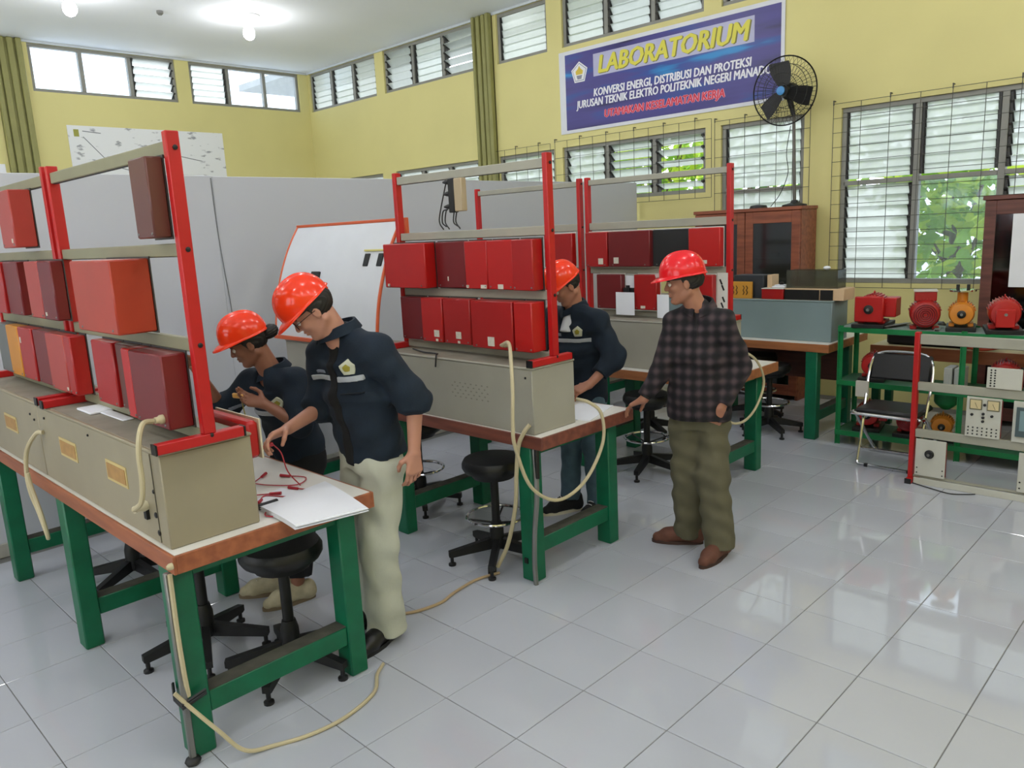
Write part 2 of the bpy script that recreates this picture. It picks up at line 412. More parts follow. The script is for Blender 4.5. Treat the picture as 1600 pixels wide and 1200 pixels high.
# iron grilles before the lower windows of the right wall
def grille(a0, a1, z0, z1, nx, nz, label):
    e = thing('window_grille', ((a0+a1)/2, YR-0.05, z0), label, 'grille', 'wire grilles on the right wall')
    for i in range(nx+1):
        x = a0+(a1-a0)*i/nx; MB().cyl((x, YR-0.045, z0), (x, YR-0.045, z1), 0.0032, n=5).build('bar', IRON, e)
    for i in range(nz+1):
        z = z0+(z1-z0)*i/nz; MB().cyl((a0, YR-0.053, z), (a1, YR-0.053, z), 0.0028, n=5).build('bar', IRON, e)
    for i in range(0, nx+1, 2):
        x = a0+(a1-a0)*i/nx; MB().cyl((x, YR-0.05, z1+0.03), (x, YR+0.02, z1+0.03), 0.006, n=5).cyl((x, YR-0.045, z1-0.01), (x, YR-0.045, z1+0.035), 0.006, n=5).build('bracket', IRON, e)
grille(-5.42, -3.14, 2.12, 2.96, 11, 4, 'wire grille over the short three-bay louvre window below the blue banner')
grille(-3.1, -2.03, 1.2, 2.92, 6, 9, 'wire grille over the tall window behind the black fan')
grille(-1.8, 1.1, 1.14, 2.92, 11, 13, 'large wire grille over the big window above the red motors')
grille(-6.55, -5.5, 2.12, 2.95, 5, 4, 'wire grille seen through the middle red rack beside the olive pilaster')
# fluted pilasters
def pilaster(n, axis, c, a0, a1, out):
    m = MB(); w = a1-a0
    lay = [(0, 1, 0.035), (0.0, 0.16, 0.09), (0.22, 0.44, 0.075), (0.52, 0.74, 0.075), (0.80, 1.0, 0.09)]
    for f0, f1, d in lay:
        if axis == 'X': m.box(a0+w*f0, a0+w*f1, c-d, c, 0, ZC-0.002, b=0.01)
        else: m.box(c, c+d, a0+w*f0, a0+w*f1, 0, ZC-0.002, b=0.01)
    struct(m.build('trim_%d' % n, OLIVE, None))
pilaster(1, 'X', YR, -6.84, -6.5, -1); pilaster(2, 'Y', XB, 0.95, 1.32, 1)
pilaster(3, 'X', YR, 1.5, 1.84, -1)
# skirting inside the upper window band: pale reveal strip under the ceiling
struct(MB().box(XB, XF, YR-0.02, YR, ZC-0.032, ZC-0.001).build('trim_4', M('pale_cornice', (196, 202, 208), 0.6), None, 0))
struct(MB().box(XB, XB+0.02, YL, YR-0.02, ZC-0.032, ZC-0.001).build('trim_5', MATS['pale_cornice'], None, 0))
# white partition of tall boards across the lab
PX = -4.1
for k, (y0, y1) in enumerate([(-4.55, -2.1), (-2.0995, 0.44), (0.4405, 3.1), (3.1005, 5.69)]):
    struct(MB().box(PX-0.05, PX, y0, y1, 0.0, 2.36-0.004*k, b=0.003).build('wall_partition_%d' % (k+1), PARTW, None, 0))
struct(MB().box(PX, PX+0.012, -4.5, 5.6, 0.0, 0.09, b=0.003).build('baseboard_partition', M('scuffed_skirting', (176, 174, 166), 0.6, var=0.15), None, 0))
solo(MB().tube(bez([(PX+0.003, 0.43, 2.34), (PX+0.003, 0.435, 2.0), (PX+0.004, 0.45, 1.7), (PX+0.004, 0.47, 1.4), (PX+0.004, 0.475, 1.1)], 5), 0.004, 5),
     'thin_wire', M('grey_wire', (120, 122, 124), 0.6), 'thin grey wire hanging down the white partition left of the whiteboard', 'wire')
# posters on the back wall
pm = bpy.data.materials.new('drawn_poster'); pm.use_nodes = True; MATS['drawn_poster'] = pm
nt = pm.node_tree; b = nt.nodes['Principled BSDF']; tc = nt.nodes.new('ShaderNodeTexCoord')
mp = nt.nodes.new('ShaderNodeMapping'); mp.inputs['Scale'].default_value = (1, 2.4, 6); no = nt.nodes.new('ShaderNodeTexNoise'); no.inputs['Scale'].default_value = 2.2; no.inputs['Detail'].default_value = 6
ra = nt.nodes.new('ShaderNodeValToRGB'); e0, e1 = ra.color_ramp.elements; e0.position = 0.33; e1.position = 0.40; e0.color = lin((150, 152, 158))+(1,); e1.color = lin((226, 228, 230))+(1,)
nt.links.new(tc.outputs['Object'], mp.inputs[0]); nt.links.new(mp.outputs[0], no.inputs['Vector']); nt.links.new(no.outputs['Fac'], ra.inputs[0]); nt.links.new(ra.outputs[0], b.inputs['Base Color']); b.inputs['Roughness'].default_value = 0.5
po = thing('wall_map', (XB+0.006, 2.92, 2.4), 'large white wall sheet with faint grey drawings high on the far yellow wall', 'poster')
MB().box(XB+0.003, XB+0.009, 1.75, 4.09, 2.4, 3.655).build('sheet', pm, po, 0)
MB().box(XB+0.009, XB+0.0105, 1.83, 1.9, 3.5, 3.6).build('crest', M('olive_crest', (150, 150, 60), 0.5), po, 0)
ln = MB()
for (y0, z0, y1, z1) in [(1.95, 3.5, 2.3, 3.1), (2.3, 3.1, 2.9, 2.95), (2.9, 3.35, 3.7, 3.2), (1.95, 3.58, 2.2, 3.56)]:
    d = Vector((0, y1-y0, z1-z0)); L = d.length; d.normalize()
    ln.obox((XB+0.0098, (y0+y1)/2, (z0+z1)/2), (0.0006, L/2, 0.006), ((1, 0, 0), d, Vector((1, 0, 0)).cross(d)))
ln.build('drawn_line', M('pencil_line', (120, 124, 130), 0.7), po, 0)
solo(MB().box(XB+0.003, XB+0.008, 0.2, 0.9, 2.3, 3.09), 'wall_sheet', PAPER, 'small white sheet on the far wall left of the olive pilaster', 'poster', smooth=0)
# lamps: bare energy-saving bulbs under round plates
BULB = M('lit_bulb', (255, 252, 244), 0.4, var=0.0, emit=60.0)
def lamp(x, y, label):
    e = thing('ceiling_lamp', (x, y, ZC-0.3), label, 'lamp', 'bulbs on the ceiling')
    MB().lathe((x, y, ZC), (0, 0, -1), [(0.16, 0.0), (0.16, 0.02), (0.09, 0.05), (0.045, 0.07)], 24).build('ceiling_plate', M('white_lamp_plastic', (228, 230, 230), 0.4), e)
    MB().lathe((x, y, ZC-0.07), (0, 0, -1), [(0.045, 0), (0.045, 0.06), (0.03, 0.065)], 16).build('lamp_holder', MATS['white_lamp_plastic'], e)
    MB().lathe((x, y, ZC-0.13), (0, 0, -1), [(0.03, 0), (0.06, 0.03), (0.075, 0.07), (0.07, 0.12), (0.045, 0.155), (0.012, 0.17)], 20).build('bulb', BULB, e, 180)
    ld = bpy.data.lights.new('lamp_light', 'POINT'); ld.energy = LAMP_POWER; ld.shadow_soft_size = 0.1; ld.color = (0.93, 0.94, 1.0)
    lo = bpy.data.objects.new('lamp_light', ld); COL.objects.link(lo); lo.parent = e; lo.location = (0, 0, -0.11)
lamp(-8.44, 3.25, 'lit bulb lamp on the white ceiling above the far right windows')
lamp(-8.54, 1.14, 'lit bulb lamp at the top edge of the picture, left of the other')
for x in (-4.3, -0.2, 3.2):
    for y in (-3.0, -0.95, 1.14, 3.25): lamp(x, y, 'ceiling bulb lamp above the work benches outside the picture')
solo(MB().lathe((-8.85, 2.29, ZC), (0, 0, -1), [(0.04, 0), (0.04, 0.03), (0.02, 0.05)], 12), 'ceiling_hook', STEEL, 'tiny grey fitting on the ceiling between the two lit lamps', 'fitting')
# ---------------------------------------------------------------- outside
struct(MB().box(-30, 25, YR+0.4, 40, -0.35, -0.3).build('ground_outside', M('pale_concrete', (176, 178, 176), 0.9, var=0.1, scale=0.6), None, 0))
struct(MB().box(-14, 7, YR+0.16, YR+1.5, ZC+0.13, ZC+0.25).build('trim_6', M('grey_soffit', (150, 150, 148), 0.8, var=0.1), None, 0))
def leaf_mat(n, c):
    m = M(n, c, 0.5, var=0.25, scale=3); nt = m.node_tree; b = nt.nodes['Principled BSDF']
    tl = nt.nodes.new('ShaderNodeBsdfTranslucent'); mx = nt.nodes.new('ShaderNodeMixShader'); mx.inputs[0].default_value = 0.45
    tl.inputs['Color'].default_value = lin(c)+(1,)
    nt.links.new(b.outputs[0], mx.inputs[1]); nt.links.new(tl.outputs[0], mx.inputs[2]); nt.links.new(mx.outputs[0], nt.nodes['Material Output'].inputs['Surface'])
    return m
LG = [leaf_mat('leaf_light', (196, 220, 84)), leaf_mat('leaf_mid', (140, 184, 76)), leaf_mat('leaf_dark', (82, 124, 66))]
BARK = M('tree_bark', (112, 98, 84), 0.9, var=0.25, scale=14, bump=0.5)
def tree(x, y, h, rx, rz, zc, n, size, mats, label, lean=0.0):
    e = thing('leafy_tree', (x, y, -0.3), label, 'tree', 'trees outside the windows')
    MB().tube(bez([(x, y, -0.3), (x+lean*0.3, y, h*0.35), (x+lean, y+0.05, h*0.75), (x+lean*1.1, y, h)], 4), [0.11-0.004*i for i in range(13)], 9).build('trunk', BARK, e)
    br = MB(); rnd = random.Random(int(x*100)+7)
    for k in range(6):
        a = rnd.uniform(0, 6.28); br.tube([(x+lean*0.8, y, h*0.6+k*0.12), (x+lean+rx*0.7*math.cos(a), y+rx*0.6*math.sin(a), zc+rz*rnd.uniform(-0.4, 0.6))], [0.035, 0.012], 5)
    br.build('branches', BARK, e)
    for mi, mt in enumerate(mats):
        m = MB()
        for _ in range(n//len(mats)):
            while True:
                p = Vector((rnd.uniform(-1, 1), rnd.uniform(-1, 1), rnd.uniform(-1, 1)))
                if 0.25 < p.length < 1: break
            c = Vector((x+lean+p.x*rx, y+p.y*rx*0.8, zc+p.z*rz))
            d = Vector((rnd.gauss(0, 1), rnd.gauss(0, 1), rnd.gauss(-0.4, 0.6))).normalized(); sd = d.cross(Vector((rnd.gauss(0, 1), rnd.gauss(0, 1), rnd.gauss(0, 1)))).normalized(); nn = d.cross(sd)
            s = size*rnd.uniform(0.6, 1.3)
            m.add([c, c+d*s*0.35+sd*s*0.26+nn*s*0.06, c+d*s*0.75+sd*s*0.2+nn*s*0.05, c+d*s, c+d*s*0.75-sd*s*0.2+nn*s*0.05, c+d*s*0.35-sd*s*0.26+nn*s*0.06], [(0, 1, 2, 3), (0, 3, 4, 5)])
        o = m.build('foliage', mt, e, 0); o['kind'] = 'stuff'
tree(-2.35, 9.9, 3.0, 1.3, 1.0, 2.9, 700, 0.22, LG, 'leafy tree with a grey trunk outside the big window')
tree(-1.2, 7.8, 1.6, 0.72, 0.95, 1.85, 620, 0.22, LG[:2], 'bright yellow-green shrub outside the clear pane of the big window')
tree(-5.7, 8.4, 2.6, 1.25, 0.9, 2.85, 1300, 0.2, LG[:2], 'light green tree outside the short window below the banner')
tree(-9.6, 9.6, 3.0, 1.4, 1.1, 3.0, 600, 0.2, LG, 'green tree outside, left of the one below the banner')
tree(-5.6, 11.4, 2.6, 1.2, 1.1, 2.7, 700, 0.2, LG, 'green tree outside the tall window behind the fan')
tree(1.0, 9.9, 3.2, 1.5, 1.3, 3.2, 600, 0.22, LG, 'dark green tree outside at the right edge of the big window')
# ---------------------------------------------------------------- banner
bn = thing('banner', (-3.83, YR-0.012, 3.04), 'blue laboratory banner with white and yellow lettering high on the yellow wall', 'banner')
MB().box(-5.33, -2.33, YR-0.012, YR-0.008, 3.04, 4.03).build('vinyl_sheet', M('white_banner_vinyl', (212, 214, 222), 0.45, var=0.03), bn, 0)
bm_ = bpy.data.materials.new('blue_banner_print'); bm_.use_nodes = True; MATS['blue_banner_print'] = bm_
nt = bm_.node_tree; b = nt.nodes['Principled BSDF']; b.inputs['Roughness'].default_value = 0.4
tc = nt.nodes.new('ShaderNodeTexCoord'); mp = nt.nodes.new('ShaderNodeMapping'); mp.inputs['Rotation'].default_value = (0, 0.24, 0); mp.inputs['Scale'].default_value = (0.45, 1, 3.2)
no = nt.nodes.new('ShaderNodeTexNoise'); no.inputs['Scale'].default_value = 1.5; no.inputs['Detail'].default_value = 3
ra = nt.nodes.new('ShaderNodeValToRGB'); cr = ra.color_ramp
cr.elements[0].position = 0.30; cr.elements[0].color = lin((26, 22, 66))+(1,); cr.elements[1].position = 0.66; cr.elements[1].color = lin((20, 130, 196))+(1,)
for p, c in ((0.42, (58, 52, 120)), (0.55, (66, 60, 134)), (0.64, (40, 74, 150))):
    e_ = cr.elements.new(p-0.04); e_.color = lin(c)+(1,)
nt.links.new(tc.outputs['Object'], mp.inputs[0]); nt.links.new(mp.outputs[0], no.inputs['Vector']); nt.links.new(no.outputs['Fac'], ra.inputs[0]); nt.links.new(ra.outputs[0], b.inputs['Base Color'])
MB().box(-5.23, -2.37, YR-0.0135, YR-0.0115, 3.08, 3.985).build('blue_print', bm_, bn, 0)
MB().box(-4.78, -2.66, YR-0.0145, YR-0.0135, 3.665, 3.925).build('pale_panel', M('pale_lilac_print', (176, 176, 206), 0.45, var=0.05), bn, 0)
EX, EZ = (1, 0, 0), (0, 0, 1)
def letters(txt, size, x0, x1, z, mat, dy, off=0.0, shear=0.0, name='lettering'):
    mb = MB()
    for k, (dx, dz) in enumerate(((0, 0), (off, 0), (-off, 0), (0, off*0.6), (0, -off*0.6))):
        t = text_mesh(txt, size, (x0+dx, YR-0.0150-dy-0.00002*k, z+dz), EX, EZ, 0.0, shear, width=x1-x0); mb.add(t.v, t.f)
    return mb.build(name, mat, bn, 0)
letters('LABORATORIUM', 0.285, -4.69, -2.70, 3.692, M('olive_letter_shadow', (120, 116, 50), 0.5), 0.0, 0.013, 0.2, 'letter_shadow')
letters('LABORATORIUM', 0.28, -4.70, -2.715, 3.70, M('yellow_print', (214, 206, 74), 0.5, var=0.03), 0.001, 0.010, 0.2)
WP = M('white_print', (226, 226, 234), 0.5, var=0.02)
letters('KONVERSI ENERGI, DISTRIBUSI DAN PROTEKSI', 0.128, -4.78, -2.69, 3.435, WP, 0.001, 0.0045, 0.12)
letters('JURUSAN TEKNIK ELEKTRO POLITEKNIK NEGERI MANADO', 0.128, -5.06, -2.46, 3.325, WP, 0.001, 0.0045, 0.12)
letters('UTAMAKAN KESELAMATAN KERJA', 0.125, -4.62, -3.0, 3.17, M('pink_letter_edge', (226, 150, 170), 0.5), 0.0, 0.011, 0.12, 'letter_shadow')
letters('UTAMAKAN KESELAMATAN KERJA', 0.125, -4.62, -3.0, 3.17, M('red_print', (206, 40, 64), 0.5), 0.001, 0.003, 0.12)
pent = [(math.sin(2*math.pi*k/5)*0.135, math.cos(2*math.pi*k/5)*0.135) for k in range(5)]
MB().prism(pent, (-5.0, YR-0.0145, 3.745), EX, EZ, (0, -0.001, 0)).build('crest', M('crest_white', (224, 224, 226), 0.5), bn, 0)
MB().prism([(x*0.86, y*0.86) for x, y in pent], (-5.0, YR-0.0157, 3.745), EX, EZ, (0, -0.0006, 0)).build('crest_ring', M('crest_blue', (84, 96, 150), 0.5), bn, 0)
MB().prism([(x*0.80, y*0.80) for x, y in pent], (-5.0, YR-0.0164, 3.745), EX, EZ, (0, -0.0006, 0)).build('crest_field', MATS['crest_white'], bn, 0)
MB().prism([(-0.05, -0.02), (0.05, -0.02), (0.06, 0.02), (0.02, 0.05), (0, 0.085), (-0.02, 0.05), (-0.06, 0.02)], (-5.0, YR-0.0171, 3.745), EX, EZ, (0, -0.0006, 0)).build('crest_flame', M('crest_gold', (206, 180, 60), 0.5), bn, 0)
MB().prism([(-0.045, -0.03), (0.045, -0.03), (0.03, -0.075), (-0.03, -0.075)], (-5.0, YR-0.0171, 3.745), EX, EZ, (0, -0.0006, 0)).build('crest_book', M('crest_grey', (130, 134, 150), 0.5), bn, 0)
# ================================================================ work benches
def bench(x0, x1, y0, y1, frames, ly0, ly1, edge, label, panel=False):
    e = thing('workbench', ((x0+x1)/2, (y0+y1)/2, 0), label, 'workbench', 'green-legged workbenches')
    MB().box(x0+0.012, x1-0.012, y0+0.012, y1-0.012, 0.757, 0.82).build('tabletop', WHITE, e, 0)
    for a in ((x0, x1, y0, y0+0.012), (x0, x1, y1-0.012, y1), (x0, x0+0.012, y0+0.012, y1-0.012), (x1-0.012, x1, y0+0.012, y1-0.012)):
        MB().box(*a, 0.752, 0.819, b=0.002).build('edging', edge, e, 0)
    for fx in frames:
        for (a, b) in ((ly0, ly0+0.085), (ly1-0.085, ly1)):
            MB().box(fx-0.05, fx+0.05, a, b, 0.0, 0.757, b=0.006).build('leg', GREEN, e)
        MB().box(fx-0.04, fx+0.04, ly0+0.085, ly1-0.085, 0.15, 0.235, b=0.004).build('stretcher', GREEN, e)
        MB().box(fx-0.038, fx+0.038, ly0+0.086, ly1-0.086, 0.2351, 0.2371).build('worn_top', M('worn_dusty_stretcher', (74, 72, 62), 0.8, var=0.25, scale=20), e, 0)
        MB().box(fx-0.03, fx+0.03, ly0+0.085, ly1-0.085, 0.70, 0.757).build('cross_rail', GREEN, e, 0)
    if panel: MB().box(x0+0.1, frames[0]-0.06, ly1-0.05, ly1-0.03, 0.38, 0.757).build('modesty_panel', CABWOOD2, e, 0)
    return e
b1 = bench(-3.74, -1.16, -1.265, -0.42, (-1.275, -2.465, -3.635), -1.26, -0.48, EDGE1, 'nearest green-legged workbench with orange wood edging, bottom left of the picture')
b2 = bench(-3.66, -1.13, 0.60, 1.40, (-1.265, -2.37, -3.49), 0.605, 1.35, EDGE2, 'green-legged workbench with dark red-brown edging in the middle')
b3 = bench(-3.66, -1.10, 2.36, 3.19, (-1.235, -2.33, -3.49), 2.37, 3.11, EDGE3, 'green-legged workbench behind the man in the checked shirt')
b4 = bench(-3.6, -1.09, 4.07, 4.92, (-1.235, -2.35, -3.45), 4.075, 4.84, EDGE3, 'farthest green-legged workbench carrying the blue-grey box', True)
# conduits on the near legs
MB().box(-1.222, -1.20, -1.285, -1.262, 0.0, 0.752, b=0.004).build('conduit', STEEL, b1)
MB().tube(bez([(-1.19, -1.27, 0.75), (-1.19, -1.272, 0.55), (-1.195, -1.268, 0.38), (-1.205, -1.26, 0.27)], 6), 0.009, 6).build('cable', CREAM, b1)
tie = MB()
for dz in (0.245, 0.26, 0.25):
    tie.tube([(-1.33, -1.265, dz+0.012), (-1.26, -1.29, dz), (-1.196, -1.29, dz-0.008), (-1.196, -1.20, dz+0.012)], 0.006, 5)
tie.build('cable_tie', BLACK, b1)
MB().sphere((-1.21, -1.275, 0.012), 0.03, 10, 6, (1, 1, 0.6)).build('foot_wrap', BLKMET, b1)
MB().lathe((-1.16, -1.268, 0.79), (0, -1, 0), [(0.012, 0), (0.012, 0.012), (0.006, 0.02)], 10).build('hook', CREAM, b1)
MB().tube(bez([(-1.20, 0.62, 0.75), (-1.175, 0.60, 0.62), (-1.165, 0.585, 0.48), (-1.19, 0.585, 0.3), (-1.205, 0.59, 0.12), (-1.205, 0.595, 0.0)], 6), 0.014, 7).build('conduit', STEEL, b2)
MB().cyl((-1.18, 0.615, 0.755), (-1.168, 0.60, 0.6), 0.014).build('plug', BLACK, b2)
MB().box(-1.29, -1.265, 0.598, 0.606, 0.1, 0.13).build('leg_mark', BLACK, b2, 0)

# ================================================================ supply boxes on the benches
def console(x0, x1, y0, y1, z1, mat, label, plates=(), vents=(), group='long supply boxes on the benches'):
    e = thing('supply_box', ((x0+x1)/2, (y0+y1)/2, 0.82), label, 'box', group)
    MB().box(x0, x1, y0, y1, 0.8205, z1-0.012, b=0.004).build('casing', mat, e)
    MB().box(x0-0.004, x1+0.004, y0-0.004, y1+0.004, z1-0.012, z1, b=0.004).build('lid', mat, e)
    MB().box(x0+0.01, x1-0.01, y0+0.01, y1-0.01, z1, z1+0.0012).build('dust_layer', DUST, e, 0)
    for (x, z, w, h) in plates:
        p = MB().box(x-w/2-0.012, x+w/2+0.012, y0-0.003, y0, z-h/2-0.012, z+h/2+0.012).build('plate_rim', M('pale_gold_rim', (196, 176, 120), 0.5), e, 0)
        MB().box(x-w/2, x+w/2, y0-0.005, y0-0.003, z-h/2, z+h/2).build('label_plate', TAN, p, 0)
    for (x, z, r) in vents:
        MB().lathe((x, y0, z), (0, -1, 0), [(r, 0), (r, 0.004), (r*0.6, 0.006)], 10).build('screw', BLACK, e)
    return e
c1 = console(-2.655, -1.225, -1.24, -0.90, 1.175, BEIGE, 'beige metal supply box with two tan plates on the nearest bench', ((-2.25, 1.02, 0.2, 0.06), (-1.67, 1.02, 0.19, 0.06)),
             ((-1.42, 1.01, 0.008), (-1.31, 1.02, 0.008), (-1.32, 0.93, 0.011), (-1.31, 0.865, 0.011), (-2.55, 1.12, 0.006), (-1.95, 1.13, 0.005)))
MB().box(-1.305, -1.302, -1.243, -1.24, 0.83, 1.16).build('panel_seam', M('dark_seam', (96, 92, 80), 0.7), c1, 0)
MB().lathe((-1.40, -1.243, 0.95), (0.3, -1, 0), [(0.02, 0), (0.02, 0.012), (0.013, 0.03), (0.013, 0.05)], 12).build('cable_gland', M('ivory_plastic', (216, 208, 180), 0.45), c1)
MB().box(-1.41, -1.385, -1.252, -1.24, 0.90, 0.94).build('inlet', BLACK, c1, 0)
c1b = console(-3.735, -2.665, -1.24, -0.90, 1.18, BEIGE, 'beige metal supply box at the left edge on the nearest bench', ((-3.18, 1.01, 0.2, 0.06),), ((-2.78, 1.11, 0.006), (-2.72, 1.09, 0.006)))
c2 = console(-2.45, -1.195, 0.62, 0.955, 1.175, BEIGE2, 'grey-beige metal supply box on the middle bench under the red rack', (), ((-1.24, 1.12, 0.006), (-2.3, 1.12, 0.01)))
for k in range(5):
    for j in range(14):
        if (k+j) % 2: MB().box(-1.82+j*0.022, -1.82+j*0.022+0.012, 0.6192, 0.6202, 0.96+k*0.02, 0.967+k*0.02).build('vent_slot', M('vent_shadow', (132, 130, 118), 0.7), c2, 0)
c2b = console(-3.62, -2.47, 0.62, 0.955, 1.175, BEIGE2, 'grey-beige metal supply box on the middle bench below the leaning whiteboard')
c3 = console(-2.45, -1.195, 2.45, 2.80, 1.175, BEIGE2, 'grey-beige supply box behind the checked shirt')
c3b = console(-3.62, -2.47, 2.45, 2.80, 1.175, BEIGE2, 'grey-beige supply box on the third bench, mostly hidden behind the middle rack')
c4 = console(-3.5, -1.125, 4.2, 4.53, 1.165, BLUEGREY, 'long blue-grey metal box on the farthest bench')
solo(MB().box(-2.3, -2.12, -1.17, -1.07, 1.177, 1.187, b=0.003).box(-2.14, -1.86, -1.13, -1.085, 1.177, 1.183, b=0.002), 'folded_paper', PAPER, 'white folded paper lying on the dusty beige box', 'paper')

# ================================================================ red racks
def rack(xr, xl, y, z0, z1, rails, label, feet=True, fy0=-0.19, fy1=0.125, group='red racks on the benches', rm=RAIL):
    e = thing('equipment_rack', ((xr+xl)/2, y, z0), label, 'rack', group)
    for x in (xr, xl):
        p = MB().box(x-0.016, x+0.016, y-0.023, y+0.023, z0+0.036, z1, b=0.003).build('post', RED, e)
        for a, b in rails: MB().lathe((x+0.016, y+0.004, (a+b)/2), (1, 0, 0), [(0.009, 0), (0.009, 0.003), (0.005, 0.005)], 8).build('bolt', BLACK, p)
        if feet:
            f = MB().box(x-0.02, x+0.02, y+fy0, y+fy1, z0, z0+0.036, b=0.003).build('foot_bar', RED, e)
            MB().box(x-0.0205, x+0.0205, y+fy0-0.006, y+fy0, z0-0.0005, z0+0.0365).build('end_cap', BLACK, f, 0)
            MB().box(x-0.0205, x+0.0205, y+fy1, y+fy1+0.006, z0-0.0005, z0+0.0365).build('end_cap', BLACK, f, 0)
    for a, b in rails:
        MB().box(xl+0.017, xr-0.017, y-0.014, y+0.014, a, b, b=0.003).build('rail', rm, e)
        if b-a > 0.03: MB().box(xl+0.03, xr-0.03, y-0.006, y+0.006, a-0.002, a).build('rail_slot', BLKMET, e, 0)
    return e
RL = ((1.183, 1.228), (1.505, 1.552), (1.835, 1.88), (2.168, 2.215))
RL3 = ((1.183, 1.228), (1.505, 1.552), (1.835, 1.89), (2.175, 2.215))
rack(-1.205, -2.49, -1.065, 1.1765, 2.245, RL, 'red post rack on the nearest bench with olive-beige rails', rm=RAILO)
rack(-2.57, -3.72, -1.065, 1.1815, 2.25, RL, 'red post rack cut by the left edge of the picture', rm=RAILO)
rack(-1.205, -2.43, 0.81, 1.1765, 2.24, RL, 'red post rack on the middle bench full of red modules')
rack(-1.205, -2.42, 2.65, 1.1765, 2.235, RL3, 'red post rack on the third bench near the man in the checked shirt')
rack(-2.5, -3.66, 2.65, 1.1765, 2.235, RL3, 'red post rack on the third bench seen through the middle rack')

# ================================================================ equipment modules hung on the racks
STK = M('pale_sticker', (206, 200, 186), 0.5, var=0.1, scale=60)
def module(x0, x1, yb, d, z0, z1, col, label, stick=(), gland=None, panel=True, group='equipment modules on the racks'):
    e = thing('equipment_module', ((x0+x1)/2, yb-d/2, z0), label, 'equipment module', group)
    cs = MB().box(x0+0.003, x1-0.003, yb-d, yb-0.006, z0, z1, b=0.005).build('casing', red_paint(col), e)
    if panel: MB().box(x0+0.001, x1-0.001, yb-0.006, yb-0.0015, z0-0.006, z1+0.006).build('front_panel', M('dark_panel_plastic', (62, 58, 56), 0.5) if yb < 2 else red_paint('white'), e, 0)
    for (u, v, w, h) in stick:
        cx, cz = x0+(x1-x0)*u, z0+(z1-z0)*v
        MB().box(cx-w/2, cx+w/2, yb-d-0.002, yb-d, cz-h/2, cz+h/2).build('sticker', STK, e, 0)
    for sx in (0.12, 0.88):
        MB().lathe((x0+(x1-x0)*sx, yb-d, z0+0.015), (0, -1, 0), [(0.005, 0), (0.004, 0.003)], 8).build('screw', STEEL, e)
    if gland:
        cx, cz = x0+(x1-x0)*gland[0], z0+(z1-z0)*gland[1]
        MB().lathe((cx, yb-d, cz), (0, -1, 0), [(0.017, 0), (0.017, 0.012), (0.012, 0.018), (0.012, 0.03)], 12).build('cable_gland', CREAM, e)
    return e
Y1 = -1.081; ZU, ZM, ZL = (1.90, 2.166), (1.566, 1.833), (1.236, 1.503)
module(-1.39, -1.235, Y1, 0.065, *ZU, 'brown', 'brown narrow module at the top of the nearest rack beside its red post')
module(-3.0, -2.77, Y1, 0.10, *ZU, 'sheened', 'pale red module at the top of the rack at the left edge', ((0.8, 0.12, 0.02, 0.02),))
module(-1.90, -1.47, Y1, 0.145, *ZM, 'orange', 'largest orange-red module in the middle of the nearest rack')
module(-2.62, -2.42, Y1-0.01, 0.06, *ZM, 'dark', 'dark red module crossing the inner post of the nearest rack, left of the largest one', ((0.2, 0.1, 0.02, 0.015),))
module(-2.85, -2.63, Y1, 0.066, *ZM, 'sheened', 'red salmon module left of the inner red post at mid height')
module(-3.26, -3.0, Y1, 0.06, *ZM, 'maroon', 'maroon module at mid height near the left edge')
module(-3.5, -3.27, Y1, 0.07, *ZM, 'red', 'red module cut by the left edge at mid height')
module(-1.56, -1.255, Y1, 0.095, *ZL, 'maroon', 'large maroon module with a cream hose at the bottom of the nearest rack', (), (0.84, 0.14))
module(-1.65, -1.565, Y1, 0.09, *ZL, 'bright', 'narrow bright red module left of the maroon one with the hose')
module(-1.84, -1.655, Y1, 0.045, *ZL, 'brown', 'brownish recessed module in the bottom tier of the nearest rack', ((0.85, 0.2, 0.014, 0.02),))
module(-2.09, -1.845, Y1, 0.055, *ZL, 'red', 'plain red module left of the brownish recessed one in the bottom tier')
module(-2.39, -2.30, Y1, 0.075, *ZL, 'red', 'thin red module in the bottom tier right of the salmon one')
module(-2.66, -2.395, Y1-0.01, 0.065, *ZL, 'sheened', 'salmon module in the bottom tier standing above the crossed red feet', ((0.9, 0.08, 0.02, 0.015),))
module(-2.92, -2.67, Y1, 0.06, *ZL, 'maroon', 'maroon module in the bottom tier left of the salmon one')
module(-3.17, -2.93, Y1, 0.065, *ZL, 'red', 'red module in the bottom tier right of the yellow one', ((0.15, 0.75, 0.02, 0.03),))
module(-3.40, -3.18, Y1, 0.065, *ZL, 'yellow', 'only yellow module in the bottom tier near the left edge')
module(-3.62, -3.41, Y1, 0.06, *ZL, 'grey', 'grey module in the bottom tier at the left edge')
Y2 = 0.794; ZM2, ZL2 = (1.558, 1.82), (1.24, 1.50)
module(-2.47, -2.07, Y2-0.01, 0.09, *ZM2, 'bright', 'widest red module in the upper row of the middle rack, left end', ((0.1, 0.06, 0.02, 0.015),))
module(-2.06, -1.80, Y2, 0.03, *ZM2, 'maroon', 'maroon module right of the widest red one in the middle rack', ((0.4, 0.2, 0.008, 0.025),))
module(-1.79, -1.605, Y2, 0.05, *ZM2, 'bright', 'bright red module in the centre of the upper row of the middle rack', ((0.1, 0.05, 0.02, 0.015), (0.8, 0.05, 0.045, 0.02)))
module(-1.60, -1.40, Y2, 0.06, *ZM2, 'bright', 'bright red module second from the right post in the upper row of the middle rack', ((0.5, 0.06, 0.04, 0.025),))
module(-1.39, -1.235, Y2, 0.085, *ZM2, 'red', 'deep red module beside the right post in the upper row of the middle rack')
module(-2.40, -2.19, Y2, 0.05, *ZL2, 'dark', 'dark red module at the left end of the lower row of the middle rack')
